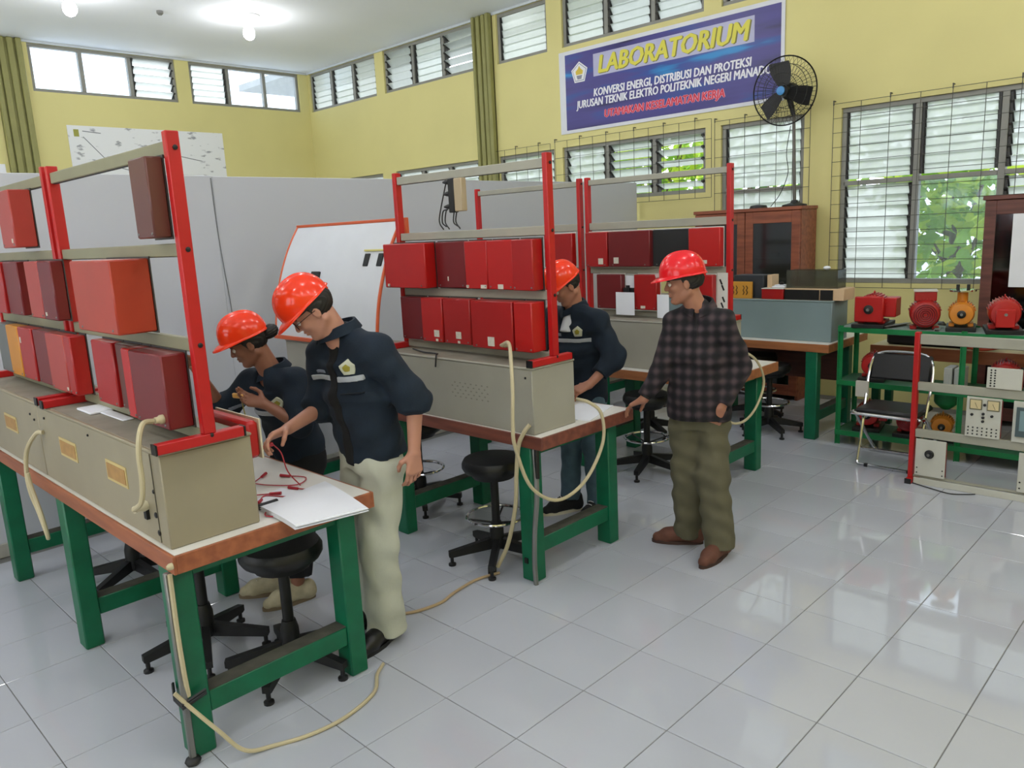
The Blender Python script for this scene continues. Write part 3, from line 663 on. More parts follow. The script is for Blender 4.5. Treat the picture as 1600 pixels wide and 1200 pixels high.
module(-2.18, -1.985, Y2, 0.07, *ZL2, 'bright', 'red module with a white tag, left of its twin in the lower row', ((0.7, 0.2, 0.045, 0.04), (0.7, 0.05, 0.02, 0.015)))
module(-1.98, -1.745, Y2, 0.07, *ZL2, 'red', 'red module with a white tag in the lower row left of the gap', ((0.55, 0.2, 0.045, 0.04), (0.55, 0.05, 0.02, 0.015)))
module(-1.70, -1.375, Y2, 0.11, *ZL2, 'red', 'wide red module with cream hose in the lower row of the middle rack', ((0.48, 0.16, 0.05, 0.05),), (0.83, 0.13))
module(-1.37, -1.235, Y2, 0.11, *ZL2, 'bright', 'narrow red module between the hose and the right post of the middle rack')
Y3 = 2.634
module(-2.83, -2.53, Y3, 0.06, *ZM2, 'red', 'red module on the far rack seen above the orange helmet')
module(-2.402, -2.185, Y3, 0.06, *ZM2, 'red', 'red module with a pale tag at the left end of the third rack', ((0.7, 0.16, 0.045, 0.045),))
module(-2.18, -1.80, Y3, 0.06, *ZM2, 'maroon', 'widest dull red module in the upper row of the third rack', ((0.2, 0.18, 0.045, 0.045),))
module(-1.795, -1.49, Y3, 0.035, *ZM2, 'black', 'black module in the upper row of the third rack above the red helmet')
module(-1.485, -1.235, Y3, 0.06, *ZM2, 'bright', 'bright red module right of the black one in the third rack', ((0.5, 0.12, 0.05, 0.025),))
module(-2.30, -2.06, Y3, 0.06, *ZL2, 'maroon', 'maroon module in the lower row of the third rack behind a white sheet')
module(-1.95, -1.745, Y3, 0.06, *ZL2, 'red', 'red module in the lower row of the third rack left of the red helmet', ((0.4, 0.08, 0.04, 0.02),))
module(-1.47, -1.29, Y3, 0.06, *ZL2, 'red', 'red module in the lower row of the third rack right of the red helmet')
sp = thing('symbol_panel', (-1.245, Y3-0.01, 1.20), 'narrow white panel with black marks beside the third rack post', 'panel')  # narrow panel with printed marks
MB().box(-1.285, -1.205, Y3-0.012, Y3-0.004, 1.21, 1.512).build('board', red_paint('white'), sp, 0)
for z, dx in ((1.45, -0.01), (1.41, 0.005), (1.33, 0.01), (1.29, 0.0)):
    MB().obox((-1.245+dx, Y3-0.0125, z), (0.006, 0.001, 0.02), ((0.9, 0, 0.4), (0, 1, 0), (-0.4, 0, 0.9))).build('printed_mark', BLACK, sp, 0)
def sheet(x0, x1, y, z0, z1, label, fold=0.0):
    m = MB(); n = 6; vs = []
    for i in range(n+1):
        for s in (0, 1):
            x = x0+(x1-x0)*i/n; vs.append((x, y-0.006*math.sin(math.pi*i/n), (z0, z1)[s]))
    m.add(vs, [(2*i, 2*i+2, 2*i+3, 2*i+1) for i in range(n)])
    m.add([(v[0], v[1]-0.001, v[2]) for v in vs], [(2*i, 2*i+1, 2*i+3, 2*i+2) for i in range(n)])
    return solo(m, 'paper_sheet', PAPER, label, 'paper', 'white sheets on the third rack')
sheet(-2.10, -1.93, 2.555, 1.20, 1.37, 'white sheet leaning before the maroon module of the third rack')
sheet(-1.73, -1.63, 2.555, 1.19, 1.36, 'white sheet leaning just left of the red helmet')
sheet(-2.05, -1.96, Y3-0.02, 1.40, 1.49, 'small white card between two red modules of the third rack')
solo(MB().box(-2.055, -1.955, Y3-0.05, Y3-0.005, 1.365, 1.40, b=0.004).box(-2.02, -1.99, Y3-0.06, Y3-0.05, 1.37, 1.42), 'socket_block', BLACK, 'small black socket block between two red modules of the third rack', 'socket')
# whiteboard bowed against the middle rack
wbp = [(0.605, 1.185), (0.612, 1.25), (0.628, 1.37), (0.655, 1.5), (0.70, 1.64), (0.755, 1.77), (0.81, 1.87), (0.872, 1.965)]
wb = thing('whiteboard', (-3.07, 0.62, 1.176), 'bowed whiteboard with orange frame leaning beside the middle red rack', 'whiteboard')
m = MB(); n = len(wbp); xa, xb = -3.72, -2.492
sv = bez([(0, y, z) for y, z in wbp], 3)
vs = [(x, p.y+dy, p.z) for p in sv for x, dy in ((xa, 0), (xb, 0), (xb, 0.012), (xa, 0.012))]
k = len(sv)
m.add(vs, [(4*i, 4*i+1, 4*i+5, 4*i+4) for i in range(k-1)]+[(4*i+3, 4*i+7, 4*i+6, 4*i+2) for i in range(k-1)]+[(4*i+1, 4*i+2, 4*i+6, 4*i+5) for i in range(k-1)]+[(4*i, 4*i+4, 4*i+7, 4*i+3) for i in range(k-1)]+[(0, 3, 2, 1), (4*k-4, 4*k-3, 4*k-2, 4*k-1)])
m.build('board', M('glossy_whiteboard', (214, 217, 222), 0.08, var=0.02, spec=0.6), wb, 30)
OF = M('orange_frame', (206, 92, 52), 0.4)
for x in (xa, xb): MB().tube([(x, p.y+0.004, p.z) for p in sv], 0.011, 8).build('frame_side', OF, wb)
MB().box(xa-0.01, xb+0.01, sv[-1].y-0.008, sv[-1].y+0.02, sv[-1].z-0.008, sv[-1].z+0.012, b=0.003).build('frame_top', OF, wb)
MB().box(xa-0.01, xb+0.01, sv[0].y-0.012, sv[0].y+0.02, sv[0].z-0.008, sv[0].z+0.02, b=0.003).build('frame_bottom', OF, wb)
MB().box(xb-0.005, xb+0.05, sv[-1].y-0.005, sv[-1].y+0.02, sv[-1].z-0.11, sv[-1].z+0.012, b=0.003).build('corner_cap', OF, wb)
for x, lb in ((-2.70, 'left'), (-2.555, 'right')):
    o = solo(MB().obox((x, 0.735, 1.725), (0.026, 0.008, 0.042), ((1, 0, 0), (0, 0.93, -0.37), (0, 0.37, 0.93)), b=0.003), 'magnet_eraser', BLACK, lb+' one of two black magnet pads on the whiteboard', 'magnet')
solo(MB().obox((-2.63, 0.752, 1.785), (0.11, 0.004, 0.005), ((1, 0, 0), (0, 0.93, -0.37), (0, 0.37, 0.93))), 'tape_strip', M('yellow_tape', (206, 196, 110), 0.5), 'pale yellow tape strip above the black magnet pads on the whiteboard', 'tape')
solo(MB().obox((-3.25, 0.69, 1.625), (0.05, 0.01, 0.03), ((1, 0, 0), (0, 0.95, -0.3), (0, 0.3, 0.95)), b=0.004).cyl((-3.25, 0.68, 1.60), (-3.21, 0.675, 1.58), 0.012), 'board_clip', BLACK, 'small black clip on the whiteboard behind the taller bent man', 'clip')
# switch block with hanging leads on the middle rack
sw = thing('terminal_block', (-1.82, 0.785, 1.98), 'black and beige terminal block with dangling leads hanging on the middle rack', 'terminal block')
MB().box(-1.855, -1.79, 0.755, 0.795, 1.985, 2.165, b=0.004).build('beige_case', M('tan_plastic', (176, 158, 128), 0.5), sw)
MB().box(-1.905, -1.856, 0.755, 0.79, 1.98, 2.168, b=0.004).build('black_case', BLACK, sw)
for z in (2.15, 2.085, 2.015): MB().lathe((-1.906, 0.77, z), (-1, 0, 0), [(0.014, 0), (0.014, 0.02), (0.006, 0.05)], 8).build('plug', BLACK, sw)
for k2, x in enumerate((-1.99, -1.965, -1.94, -1.87, -1.85)):
    MB().tube(bez([(-1.93 if k2 < 3 else -1.87, 0.77, 2.15 if k2 == 0 else 2.0), (x, 0.765, 1.99), (x-0.012, 0.765, 1.93), (x+0.02, 0.765, 1.905 if k2 % 2 else 1.89)], 5), 0.004, 5).build('lead', BLACK, sw)
solo(MB().tube(bez([(-2.25, 0.70, 1.19), (-2.1, 0.66, 1.186), (-1.98, 0.66, 1.186), (-1.93, 0.612, 1.186), (-1.935, 0.606, 1.12)], 6), 0.005, 5), 'black_lead', BLACK, 'short black lead hanging over the grey box of the middle bench', 'cable')
# ================================================================ stools
def stool_proto(x, y, seat_z, ring, label):
    e = thing('swivel_stool', (x, y, 0), label, 'stool', 'black swivel stools')
    MB().lathe((x, y, seat_z-0.085), (0, 0, 1), [(0.10, 0), (0.165, 0.008), (0.178, 0.03), (0.178, 0.055), (0.165, 0.078), (0.12, 0.086), (0.01, 0.088)], 28).build('seat', VINYL, e)
    MB().lathe((x, y, seat_z-0.115), (0, 0, 1), [(0.12, 0), (0.14, 0.03)], 20).build('seat_plate', BLKMET, e)
    MB().cyl((x, y, 0.12), (x, y, seat_z-0.11), 0.024, n=14).build('pole', BLKMET, e)
    MB().lathe((x, y, 0.075), (0, 0, 1), [(0.035, 0), (0.042, 0.02), (0.04, 0.12), (0.03, 0.16)], 16).build('hub', BLKMET, e)
    for k in range(5):
        a = 2*math.pi*k/5+0.35; d = Vector((math.cos(a), math.sin(a), 0)); s = Vector((-d.y, d.x, 0))
        p = MB().prism([(0.03, 0.14), (0.03, 0.075), (0.27, 0.05), (0.285, 0.055), (0.285, 0.085)], Vector((x, y, 0))-s*0.017, d, (0, 0, 1), s*0.034).build('base_arm', BLKMET, e)
        MB().lathe(Vector((x, y, 0))+d*0.268, (0, 0, 1), [(0.022, 0), (0.022, 0.012), (0.01, 0.018), (0.01, 0.055)], 10).build('glide', BLACK, p)
    if ring:
        MB().ring((x, y, 0.27), (0, 0, 1), 0.165, 0.010, 30, 8).build('foot_ring', CHROME, e)
        for k in range(3):
            a = 2*math.pi*k/3; d = Vector((math.cos(a), math.sin(a), 0))
            MB().tube([Vector((x, y, 0.23))+d*0.02, Vector((x, y, 0.25))+d*0.09, Vector((x, y, 0.268))+d*0.16], 0.006, 6).build('ring_spoke', BLKMET, e)
    return e
sA = stool_proto(-1.50, -0.69, 0.60, False, 'black stool in front of the beige shoes under the nearest bench')
sB = copy_tree(sA, (-1.96, -0.87, 0), 0.5); sB['label'] = 'black stool under the corner of the nearest bench, left of the one by the shoes'
sC = copy_tree(sA, (-3.04, -0.80, 0), 1.1); sC['label'] = 'black stool under the left part of the nearest bench'
sD = stool_proto(-1.60, 0.70, 0.62, True, 'black stool with a chrome foot ring under the middle bench')
sE = copy_tree(sD, (-2.68, 1.02, 0), 0.3); sE['label'] = 'black stool half hidden behind the far leg of the middle bench'
sF = copy_tree(sD, (-1.84, 2.56, 0), 0.9); sF['label'] = 'black stool with foot ring left of the man in the checked shirt'
sG = copy_tree(sD, (-1.62, 4.12, 0), 0.2); sG['label'] = 'black stool with ring under the farthest bench'
sH = copy_tree(sD, (-1.95, 4.55, 0), 0.7); sH['label'] = 'black stool deeper under the farthest bench'
sI = copy_tree(sD, (-2.45, 3.5, 0), 0.4); sI['label'] = 'black stool behind the third bench'
sJ = copy_tree(sD, (-3.1, 1.0, 0), 0.4); sJ['label'] = 'black stool between the two bent figures behind the bench'

# ================================================================ folding chair
ch = thing('folding_chair', (-0.43, 3.72, 0), 'chrome folding chair with black pads before the green shelf', 'chair')
cx0, cx1 = -0.66, -0.22
def U(pts, name, r=0.0115): MB().tube(bez(pts, 6), r, 8).build(name, CHROME, ch)
U([(cx0, 3.56, 0.03), (cx0+0.01, 3.60, 0.25), (cx0+0.005, 3.66, 0.45), (cx0, 3.74, 0.68), (cx0+0.02, 3.77, 0.79), (cx0+0.08, 3.785, 0.835), ((cx0+cx1)/2, 3.79, 0.845), (cx1-0.08, 3.785, 0.835), (cx1-0.02, 3.77, 0.79), (cx1, 3.74, 0.68), (cx1-0.005, 3.66, 0.45), (cx1-0.01, 3.60, 0.25), (cx1, 3.56, 0.03)], 'back_frame')
U([(cx0, 3.56, 0.035), (cx0+0.01, 3.553, 0.015), (cx0+0.06, 3.55, 0.0125), (cx1-0.06, 3.55, 0.0125), (cx1-0.01, 3.553, 0.015), (cx1, 3.56, 0.035)], 'floor_bar')
ix0, ix1 = cx0-0.025, cx1+0.025
U([(ix0, 3.50, 0.42), (ix0, 3.55, 0.41), (ix0-0.004, 3.75, 0.24), (ix0, 3.96, 0.05), (ix0+0.03, 3.985, 0.014), (ix0+0.08, 3.99, 0.0125), (ix1-0.08, 3.99, 0.0125), (ix1-0.03, 3.985, 0.014), (ix1, 3.96, 0.05), (ix1+0.004, 3.75, 0.24), (ix1, 3.55, 0.41), (ix1, 3.50, 0.42)], 'rear_frame')
U([(cx0+0.01, 3.60, 0.13), (cx1-0.01, 3.60, 0.13)], 'cross_bar', 0.008)
U([(cx0, 3.47, 0.425), (cx0+0.02, 3.455, 0.425), (cx1-0.02, 3.455, 0.425), (cx1, 3.47, 0.425)], 'seat_front_bar', 0.013)
MB().box(cx0+0.005, cx1-0.005, 3.455, 3.82, 0.42, 0.465, b=0.016).build('seat', VINYL, ch)
MB().obox(((cx0+cx1)/2, 3.755, 0.735), ((cx1-cx0)/2-0.012, 0.016, 0.10), ((1, 0, 0), (0, 0.96, -0.28), (0, 0.28, 0.96)), b=0.014).build('backrest', VINYL, ch)
for x in (cx0+0.07, cx1-0.07): MB().box(x-0.014, x+0.014, 3.536, 3.562, 0.0, 0.026, b=0.004).build('rubber_foot', BLACK, ch)
MB().obox((cx0-0.03, 3.69, 0.56), (0.045, 0.012, 0.06), b=0.012).build('hanging_tag', M('pale_grey_cloth', (190, 186, 176), 0.8), ch)
MB().box(cx0-0.02, cx0+0.01, 3.60, 3.63, 0.40, 0.44, b=0.004).build('hinge', STEEL, ch)

ch.location.y += 0.045
# ================================================================ green shelf with motors
sh = thing('steel_shelf', (-0.3, 4.27, 0), 'green angle-iron shelf with red motors at the right', 'shelf')
SX = (-1.0, -0.11, 0.85)
for x in SX:
    for y in (4.09, 4.43):
        MB().box(x-0.018, x+0.018, y-0.003, y+0.003, 0, 0.985).box(x-0.018, x-0.012, y-0.018, y+0.018, 0, 0.985).build('post', SGREEN, sh, 0)
for z in (0.11, 0.53, 0.965):
    MB().box(SX[0]-0.015, SX[2]+0.015, 4.075, 4.445, z-0.004, z+0.008).build('shelf_board', M('dusty_shelf_metal', (120, 136, 128), 0.6, var=0.1) if z > 0.9 else M('dark_green_metal', (40, 96, 66), 0.6), sh, 0)
    MB().box(SX[0]-0.018, SX[2]+0.018, 4.07, 4.076, z-0.03, z+0.01).build('front_rail', SGREEN, sh, 0)
    MB().box(SX[0]-0.022, SX[0]-0.017, 4.076, 4.44, z-0.03, z+0.01).build('side_rail', SGREEN, sh, 0)
def motor(c, ax, r, L, mat, label, tbox=None, plate=True, hub='disc', square=False, flange=None):
    """c: point on the resting surface under the middle of the motor; ax: horizontal direction its visible face looks to"""
    e = thing('electric_motor', c, label, 'motor', 'motors on the green shelf')
    c = Vector(c); ax = Vector(ax).normalized(); sd = Vector((-ax.y, ax.x, 0)); up_ = Vector((0, 0, 1))
    base = 0.03 if plate else 0.0; o = c+up_*(base+r+0.012)
    if plate: MB().obox(c+up_*0.0155, (L*0.62, r*1.15, 0.015), (ax, sd, up_), b=0.003).build('base_plate', BLKMET, e)
    prof = [(r*0.55, -L/2), (r*0.86, -L/2+0.006), (r*0.97, -L/2+0.03), (r*0.97, -L/2+0.045), (r, -L/2+0.05)]
    prof += [(r, L/2-0.05), (r*0.97, L/2-0.045), (r*0.97, L/2-0.02), (r*0.88, L/2-0.004), (r*0.6, L/2)]
    MB().lathe(o, ax, prof, 28).build('housing', mat, e)
    fins = MB()
    for k in range(14):
        a = math.pi*(0.08+0.84*k/13)
        d = sd*math.cos(a)+up_*math.sin(a); t = ax.cross(d)
        fins.obox(o+d*(r+0.004), (L/2-0.06, 0.003, 0.006), (ax, t, d))
    fins.build('cooling_fins', mat, e, 0)
    for s in (-1, 1): MB().obox(c+up_*(base+0.012)+sd*(s*r*0.72), (L*0.28, r*0.22, 0.012), (ax, sd, up_), b=0.003).build('foot', mat, e)
    if square: MB().obox(o+ax*(L/2+0.001), (0.012, r*1.02, r*0.96), (ax, sd, up_), b=0.008).build('end_plate', mat, e)
    f = o+ax*(L/2+(0.013 if square else 0.0))
    if hub == 'fan':
        MB().lathe(f, ax, [(r*0.84, 0), (r*0.84, 0.006), (r*0.7, 0.012)], 24).build('fan_cover', mat, e)
        for k in range(5): MB().ring(f+ax*0.013, ax, r*(0.16+0.14*k), 0.004, 20, 5).build('grille_ring', red_paint('dark'), e)
    else:
        MB().lathe(f, ax, [(r*0.34, 0), (r*0.34, 0.008), (r*0.2, 0.012), (r*0.16, 0.014)], 18).build('bearing_cap', BLKMET, e)
        MB().cyl(f, f+ax*0.035, r*0.11, n=10).build('shaft', STEEL, e)
    if tbox:
        k, (w, h, d) = tbox
        if k == 'top':
            MB().obox(o+up_*(r+h/2-0.01), (w/2, d/2, h/2), (ax, sd, up_), b=0.006).build('terminal_box', mat, e)
            MB().obox(o+up_*(r+h-0.008), (w/2+0.006, d/2+0.006, 0.006), (ax, sd, up_), b=0.003).build('box_lid', M('pale_grey_lid', (196, 186, 180), 0.4), e)
        elif k == 'side':
            MB().obox(o+sd*(r+w/2-0.015)+up_*0.01, (d/2, w/2, h/2), (ax, sd, up_), b=0.006).build('terminal_box', mat, e)
        elif k == 'front':
            MB().obox(o+ax*(L/2+d/2)-up_*(r*0.28), (d/2, w/2, h/2), (ax, sd, up_), b=0.005).build('terminal_box', mat, e)
    MB().ring(o+up_*(r+0.016), sd, 0.012, 0.004, 12, 5).build('lifting_eye', mat, e)
    if flange:
        MB().cyl(o+up_*(r*0.8), o+up_*(r+0.075), r*0.42, n=16).build('neck', mat, e)
        MB().lathe(o+up_*(r+0.075), up_, [(r*1.05, 0), (r*1.05, 0.012), (r*0.6, 0.018)], 24).build('flange', CHROME, e)
        for s in (-0.4, 0.4): MB().cyl(o+up_*(r+0.085)+sd*(r*s), o+up_*(r+0.125)+sd*(r*s), 0.012, n=8).build('bolt', BLACK, e)
    return e
MR = red_paint('bright'); MO = M('orange_motor_enamel', (206, 128, 34), 0.4, var=0.08)
FD = (0.45, -0.9, 0)
motor((-0.81, 4.25, 0.9735), (0.1, -1, 0), 0.105, 0.30, MR, 'red motor with square end plate at the left end of the top shelf', ('side', (0.09, 0.15, 0.16)), True, 'disc', True)
motor((-0.435, 4.25, 0.9735), (0.35, -1, 0), 0.105, 0.26, red_paint('red'), 'red motor with round fan grille and box on top on the top shelf', ('top', (0.12, 0.075, 0.15)), False, 'fan')
motor((-0.185, 4.27, 0.9735), (0.25, -1, 0), 0.085, 0.24, MO, 'orange motor with a silver flange on top on the top shelf', None, True, 'disc', False, True)
motor((0.09, 4.26, 0.9735), (0.3, -1, 0), 0.10, 0.28, MR, 'red motor with square box in front on the top shelf', ('front', (0.12, 0.13, 0.03)), True)
motor((0.415, 4.26, 0.9735), (-0.2, -1, 0), 0.10, 0.28, MR, 'red motor cut by the right edge on the top shelf', ('top', (0.12, 0.07, 0.12)), True, 'fan')
motor((-0.79, 4.25, 0.5385), (0.2, -1, 0), 0.085, 0.24, MR, 'red motor on the middle shelf behind the chair back', ('side', (0.07, 0.12, 0.14)), True)
motor((-0.82, 4.27, 0.1185), (0.2, -1, 0), 0.09, 0.24, red_paint('red'), 'dark red motor at the left of the bottom shelf', ('side', (0.07, 0.12, 0.14)), True)
motor((-0.50, 4.25, 0.1185), (0.1, -1, 0), 0.08, 0.24, red_paint('red'), 'red motor on the bottom shelf below the chair seat', None, True, 'fan')
motor((-0.26, 4.24, 0.1185), (0.2, -1, 0), 0.075, 0.2, MO, 'orange motor on the bottom shelf behind the red post', None, True)
motor((0.13, 4.25, 0.5385), (0.2, -1, 0), 0.09, 0.26, red_paint('red'), 'red motor on the middle shelf behind the holed white panel', None, True)
def angle_bar(x0, y0, x1, y1, z, label):
    d = Vector((x1-x0, y1-y0, 0)); L = d.length; d.normalize(); s = Vector((-d.y, d.x, 0))
    solo(MB().obox(((x0+x1)/2, (y0+y1)/2, z+0.0155), (L/2, 0.02, 0.0025), (d, s, (0, 0, 1))).obox(Vector(((x0+x1)/2, (y0+y1)/2, z+0.009))+s*0.018, (L/2, 0.0025, 0.009), (d, s, (0, 0, 1))), 'slide_rail', STEEL, label, 'rail', 'grey slide rails on the shelf', 0)
angle_bar(-0.68, 4.10, -0.59, 4.40, 0.9735, 'grey slide rail between the two left red motors'); angle_bar(-0.30, 4.10, -0.315, 4.17, 0.9735, 'short grey slide rail right of the fan-grille motor')
for i, x in enumerate((-0.215, -0.145)):
    solo(MB().box(x-0.026, x+0.03, 4.12, 4.28, 0.5385, 0.70, b=0.004).box(x-0.01, x+0.012, 4.117, 4.12, 0.56, 0.66), 'switch_box', M('grey_white_plastic', (186, 188, 182), 0.5), ('left', 'right')[i]+' one of two grey-white switch boxes on the middle shelf', 'switch box', 'switch boxes on the middle shelf')
solo(MB().lathe((-0.26, 4.3, 0.345), (0, 0, 1), [(0.03, 0), (0.075, 0.04), (0.085, 0.06), (0.085, 0.152)], 16), 'green_hopper', SGREEN, 'green tapered cover hanging behind the red post under the middle shelf', 'cover')
lb = thing('long_machine', (-0.35, 4.75, 0.0), 'low side table with dark machines behind the green shelf', 'table')
MB().box(-0.95, 0.9, 4.62, 5.0, 0.72, 0.76, b=0.004).build('tabletop', M('cream_board', (190, 182, 146), 0.6), lb)
MB().box(-0.95, 0.9, 4.6, 4.62, 0.66, 0.76).build('edging', EDGE1, lb, 0)
for x in (-0.9, 0.85):
    for y in (4.64, 4.96): MB().box(x-0.03, x+0.03, y-0.03, y+0.03, 0, 0.72, b=0.004).build('leg', GREEN, lb)
solo(MB().box(-0.85, -0.05, 4.68, 4.92, 0.7605, 0.86, b=0.02).box(-0.62, -0.45, 4.70, 4.9, 0.86, 0.95, b=0.02).box(-0.36, -0.2, 4.70, 4.88, 0.86, 0.94, b=0.02), 'dark_machine', BLKMET, 'long dark machine bed seen under the top shelf', 'machine')
solo(MB().tube(bez([(-0.35, 4.655, 0.93), (-0.34, 4.645, 0.86), (-0.28, 4.645, 0.80), (-0.18, 4.645, 0.775), (-0.1, 4.645, 0.772), (0.02, 4.645, 0.80)], 6), 0.012, 7), 'orange_hose', M('orange_hose', (190, 74, 44), 0.5), 'curved orange hose in front of the dark machine', 'hose')
# ================================================================ training rack on the floor, right edge
fr = rack(0.99, -0.225, 3.43, 0.0, 1.06, ((0.045, 0.06), (0.33, 0.388), (0.66, 0.718), (0.978, 1.046)), 'floor-standing red post rack with pale rails at the right edge', True, -0.06, 0.12, 'red racks on the benches')
RP = M('pale_panel_enamel', (196, 195, 184), 0.45, var=0.04)
MB().box(-0.2, 0.97, 3.40, 3.412, 0.0, 0.045, b=0.002).build('plinth', RP, fr, 0)
def panel_unit(x0, x1, z0, z1, d, label, side='maroon'):
    e = thing('panel_module', ((x0+x1)/2, 3.45, z0), label, 'panel', 'panels on the floor rack')
    MB().box(x0, x1, 3.398, 3.408, z0, z1, b=0.002).build('front_panel', RP, e, 0)
    MB().box(x0+0.008, x1+0.004, 3.4085, 3.4155, z0+0.01, z1-0.01).build('back_rim', red_paint(side), e, 0)
    return e
p1_ = panel_unit(-0.195, -0.005, 0.065, 0.325, 0.1, 'white panel with one black knob low on the floor rack')
MB().lathe((-0.105, 3.398, 0.225), (0, -1, 0), [(0.03, 0), (0.03, 0.006), (0.022, 0.01), (0.02, 0.03)], 18).build('knob', BLACK, p1_)
MB().lathe((-0.105, 3.368, 0.225), (0, -1, 0), [(0.010, 0), (0.008, 0.004)], 12).build('knob_cap', STEEL, p1_)
for x, z in ((-0.18, 0.12), (-0.02, 0.12), (-0.18, 0.085), (-0.02, 0.085)): MB().lathe((x, 3.398, z), (0, -1, 0), [(0.005, 0), (0.004, 0.003)], 8).build('screw', BLACK, p1_)
p2_ = panel_unit(0.10, 0.30, 0.39, 0.657, 0.1, 'white panel with two square yellow meters on the floor rack')
for x in (0.155, 0.255):
    mt = MB().box(x-0.036, x+0.036, 3.39, 3.398, 0.575, 0.645, b=0.003).build('meter_frame', M('meter_frame', (120, 116, 90), 0.5), p2_)
    MB().box(x-0.03, x+0.03, 3.388, 3.390, 0.583, 0.639).build('meter_face', M('meter_cream', (214, 196, 150), 0.5), mt, 0)
    MB().obox((x+0.004, 3.3875, 0.605), (0.001, 0.0005, 0.02), ((0.9, 0, 0.4), (0, 1, 0), (-0.4, 0, 0.9))).build('needle', BLACK, mt, 0)
for x, z in ((0.135, 0.54), (0.2, 0.55), (0.2, 0.525), (0.25, 0.54), (0.2, 0.5), (0.205, 0.61)): MB().lathe((x, 3.398, z), (0, -1, 0), [(0.009, 0), (0.009, 0.008), (0.005, 0.012)], 10).build('terminal', BLACK, p2_)
for i in range(7):
    for j in range(3): MB().lathe((0.118+0.027*i, 3.398, 0.41+0.022*j), (0, -1, 0), [(0.005, 0), (0.005, 0.004)], 6).build('socket', BLACK, p2_)
p3_ = panel_unit(0.365, 0.6, 0.39, 0.657, 0.1, 'white panel with a blue-grey screen at the right edge')
MB().box(0.385, 0.55, 3.385, 3.398, 0.43, 0.62, b=0.008).build('screen_bezel', M('dark_teal_plastic', (70, 86, 90), 0.4), p3_)
MB().box(0.405, 0.53, 3.383, 3.385, 0.47, 0.60).build('screen', M('dim_screen', (120, 146, 150), 0.3), p3_, 0)
p4_ = panel_unit(0.205, 0.40, 0.725, 0.86, 0.1, 'white panel with two columns of small holes on the floor rack')
for i in range(2):
    for j in range(7): MB().lathe((0.228+0.022*i, 3.398, 0.74+0.017*j), (0, -1, 0), [(0.006, 0), (0.005, 0.002)], 6).build('hole', BLACK, p4_)
p5_ = panel_unit(0.415, 0.6, 0.065, 0.325, 0.1, 'white panel low at the right edge of the floor rack')
for x, z in ((0.43, 0.13), (0.43, 0.09), (0.45, 0.3)): MB().lathe((x, 3.398, z), (0, -1, 0), [(0.006, 0), (0.004, 0.003)], 8).build('screw', BLACK, p5_)
solo(MB().tube(bez([(-0.2, 3.39, 0.006), (-0.05, 3.33, 0.006), (0.06, 3.30, 0.006), (0.14, 3.34, 0.006), (0.19, 3.38, 0.006)], 8), 0.004, 5), 'thin_cable', BLKMET, 'thin dark cable on the floor before the pale floor rack', 'cable')
# ================================================================ wooden cabinets
def cabinet(x0, x1, y0, y1, h, doors, matw, label, plinth=0.08):
    e = thing('display_cabinet', ((x0+x1)/2, (y0+y1)/2, 0), label, 'cabinet')
    w = 0.03
    for x in (x0, x1-w): MB().box(x, x+w, y0+0.02, y1, 0, h-0.03).build('side_panel', matw, e, 0)
    MB().box(x0+w, x1-w, y1-0.015, y1, 0.05, h-0.03).build('back_panel', CABWOOD2, e, 0)
    MB().box(x0-0.015, x1+0.015, y0-0.01, y1, h-0.035, h, b=0.004).build('top_board', matw, e)
    for z in (0.06, 0.5, 0.95, 1.42):
        MB().box(x0+w, x1-w, y0+0.05, y1-0.015, z, z+0.02).build('inner_shelf', matw, e, 0)
    dw = (x1-x0)/doors
    for k in range(doors):
        a, b = x0+dw*k+0.004, x0+dw*(k+1)-0.004; f = 0.085
        d = MB().box(a, a+f, y0-0.005, y0+0.02, 0.05, h-0.04, b=0.003).box(b-f, b, y0-0.005, y0+0.02, 0.05, h-0.04, b=0.003).box(a+f, b-f, y0-0.005, y0+0.02, h-0.04-f-0.03, h-0.04, b=0.003).box(a+f, b-f, y0-0.005, y0+0.02, 0.05, 0.16, b=0.003).build('door', matw, e)
        MB().box(a+f-0.005, b-f+0.005, y0+0.004, y0+0.009, 0.155, h-0.04-f-0.025).build('glass_pane', CABGLASS, d, 0)
        MB().sphere((b-0.03 if k % 2 == 0 else a+0.03, y0-0.015, 1.28), 0.013, 10, 6).build('knob', BLKMET, d)
    return e
cabinet(-3.11, -1.93, 5.36, 5.73, 1.965, 2, CABWOOD, 'brown wooden glass-door cabinet below the fan')
cabinet(-0.34, 0.86, 5.36, 5.73, 1.955, 2, CABWOOD2, 'dark wooden glass-door cabinet at the right edge')
solo(MB().box(-0.125, 0.13, 5.349, 5.3545, 1.20, 1.80), 'notice_sheet', PAPER, 'white printed sheet stuck on the glass of the right cabinet', 'paper', smooth=0)
solo(MB().box(-2.46, -2.16, 5.5, 5.62, 1.441, 1.47, b=0.005).box(-2.40, -2.24, 5.5, 5.6, 1.47, 1.50, b=0.01), 'parts_tray', M('grey_parts', (150, 146, 136), 0.6), 'pale grey parts on the shelf inside the brown cabinet', 'tray')
solo(MB().box(-2.98, -2.62, 5.45, 5.66, 1.441, 1.62, b=0.01), 'blue_carton', M('blue_grey_carton', (110, 130, 156), 0.6), 'blue-grey carton inside the left half of the brown cabinet', 'box')
solo(MB().box(-0.28, -0.14, 5.45, 5.66, 1.441, 1.66, b=0.01), 'dark_file_box', M('navy_carton', (44, 54, 72), 0.6), 'dark blue file box inside the right cabinet', 'box')
solo(MB().box(-0.28, 0.2, 5.45, 5.66, 0.971, 1.2, b=0.01), 'grey_file_box', M('grey_green_carton', (130, 140, 138), 0.6), 'grey-green file box lower inside the right cabinet', 'box')
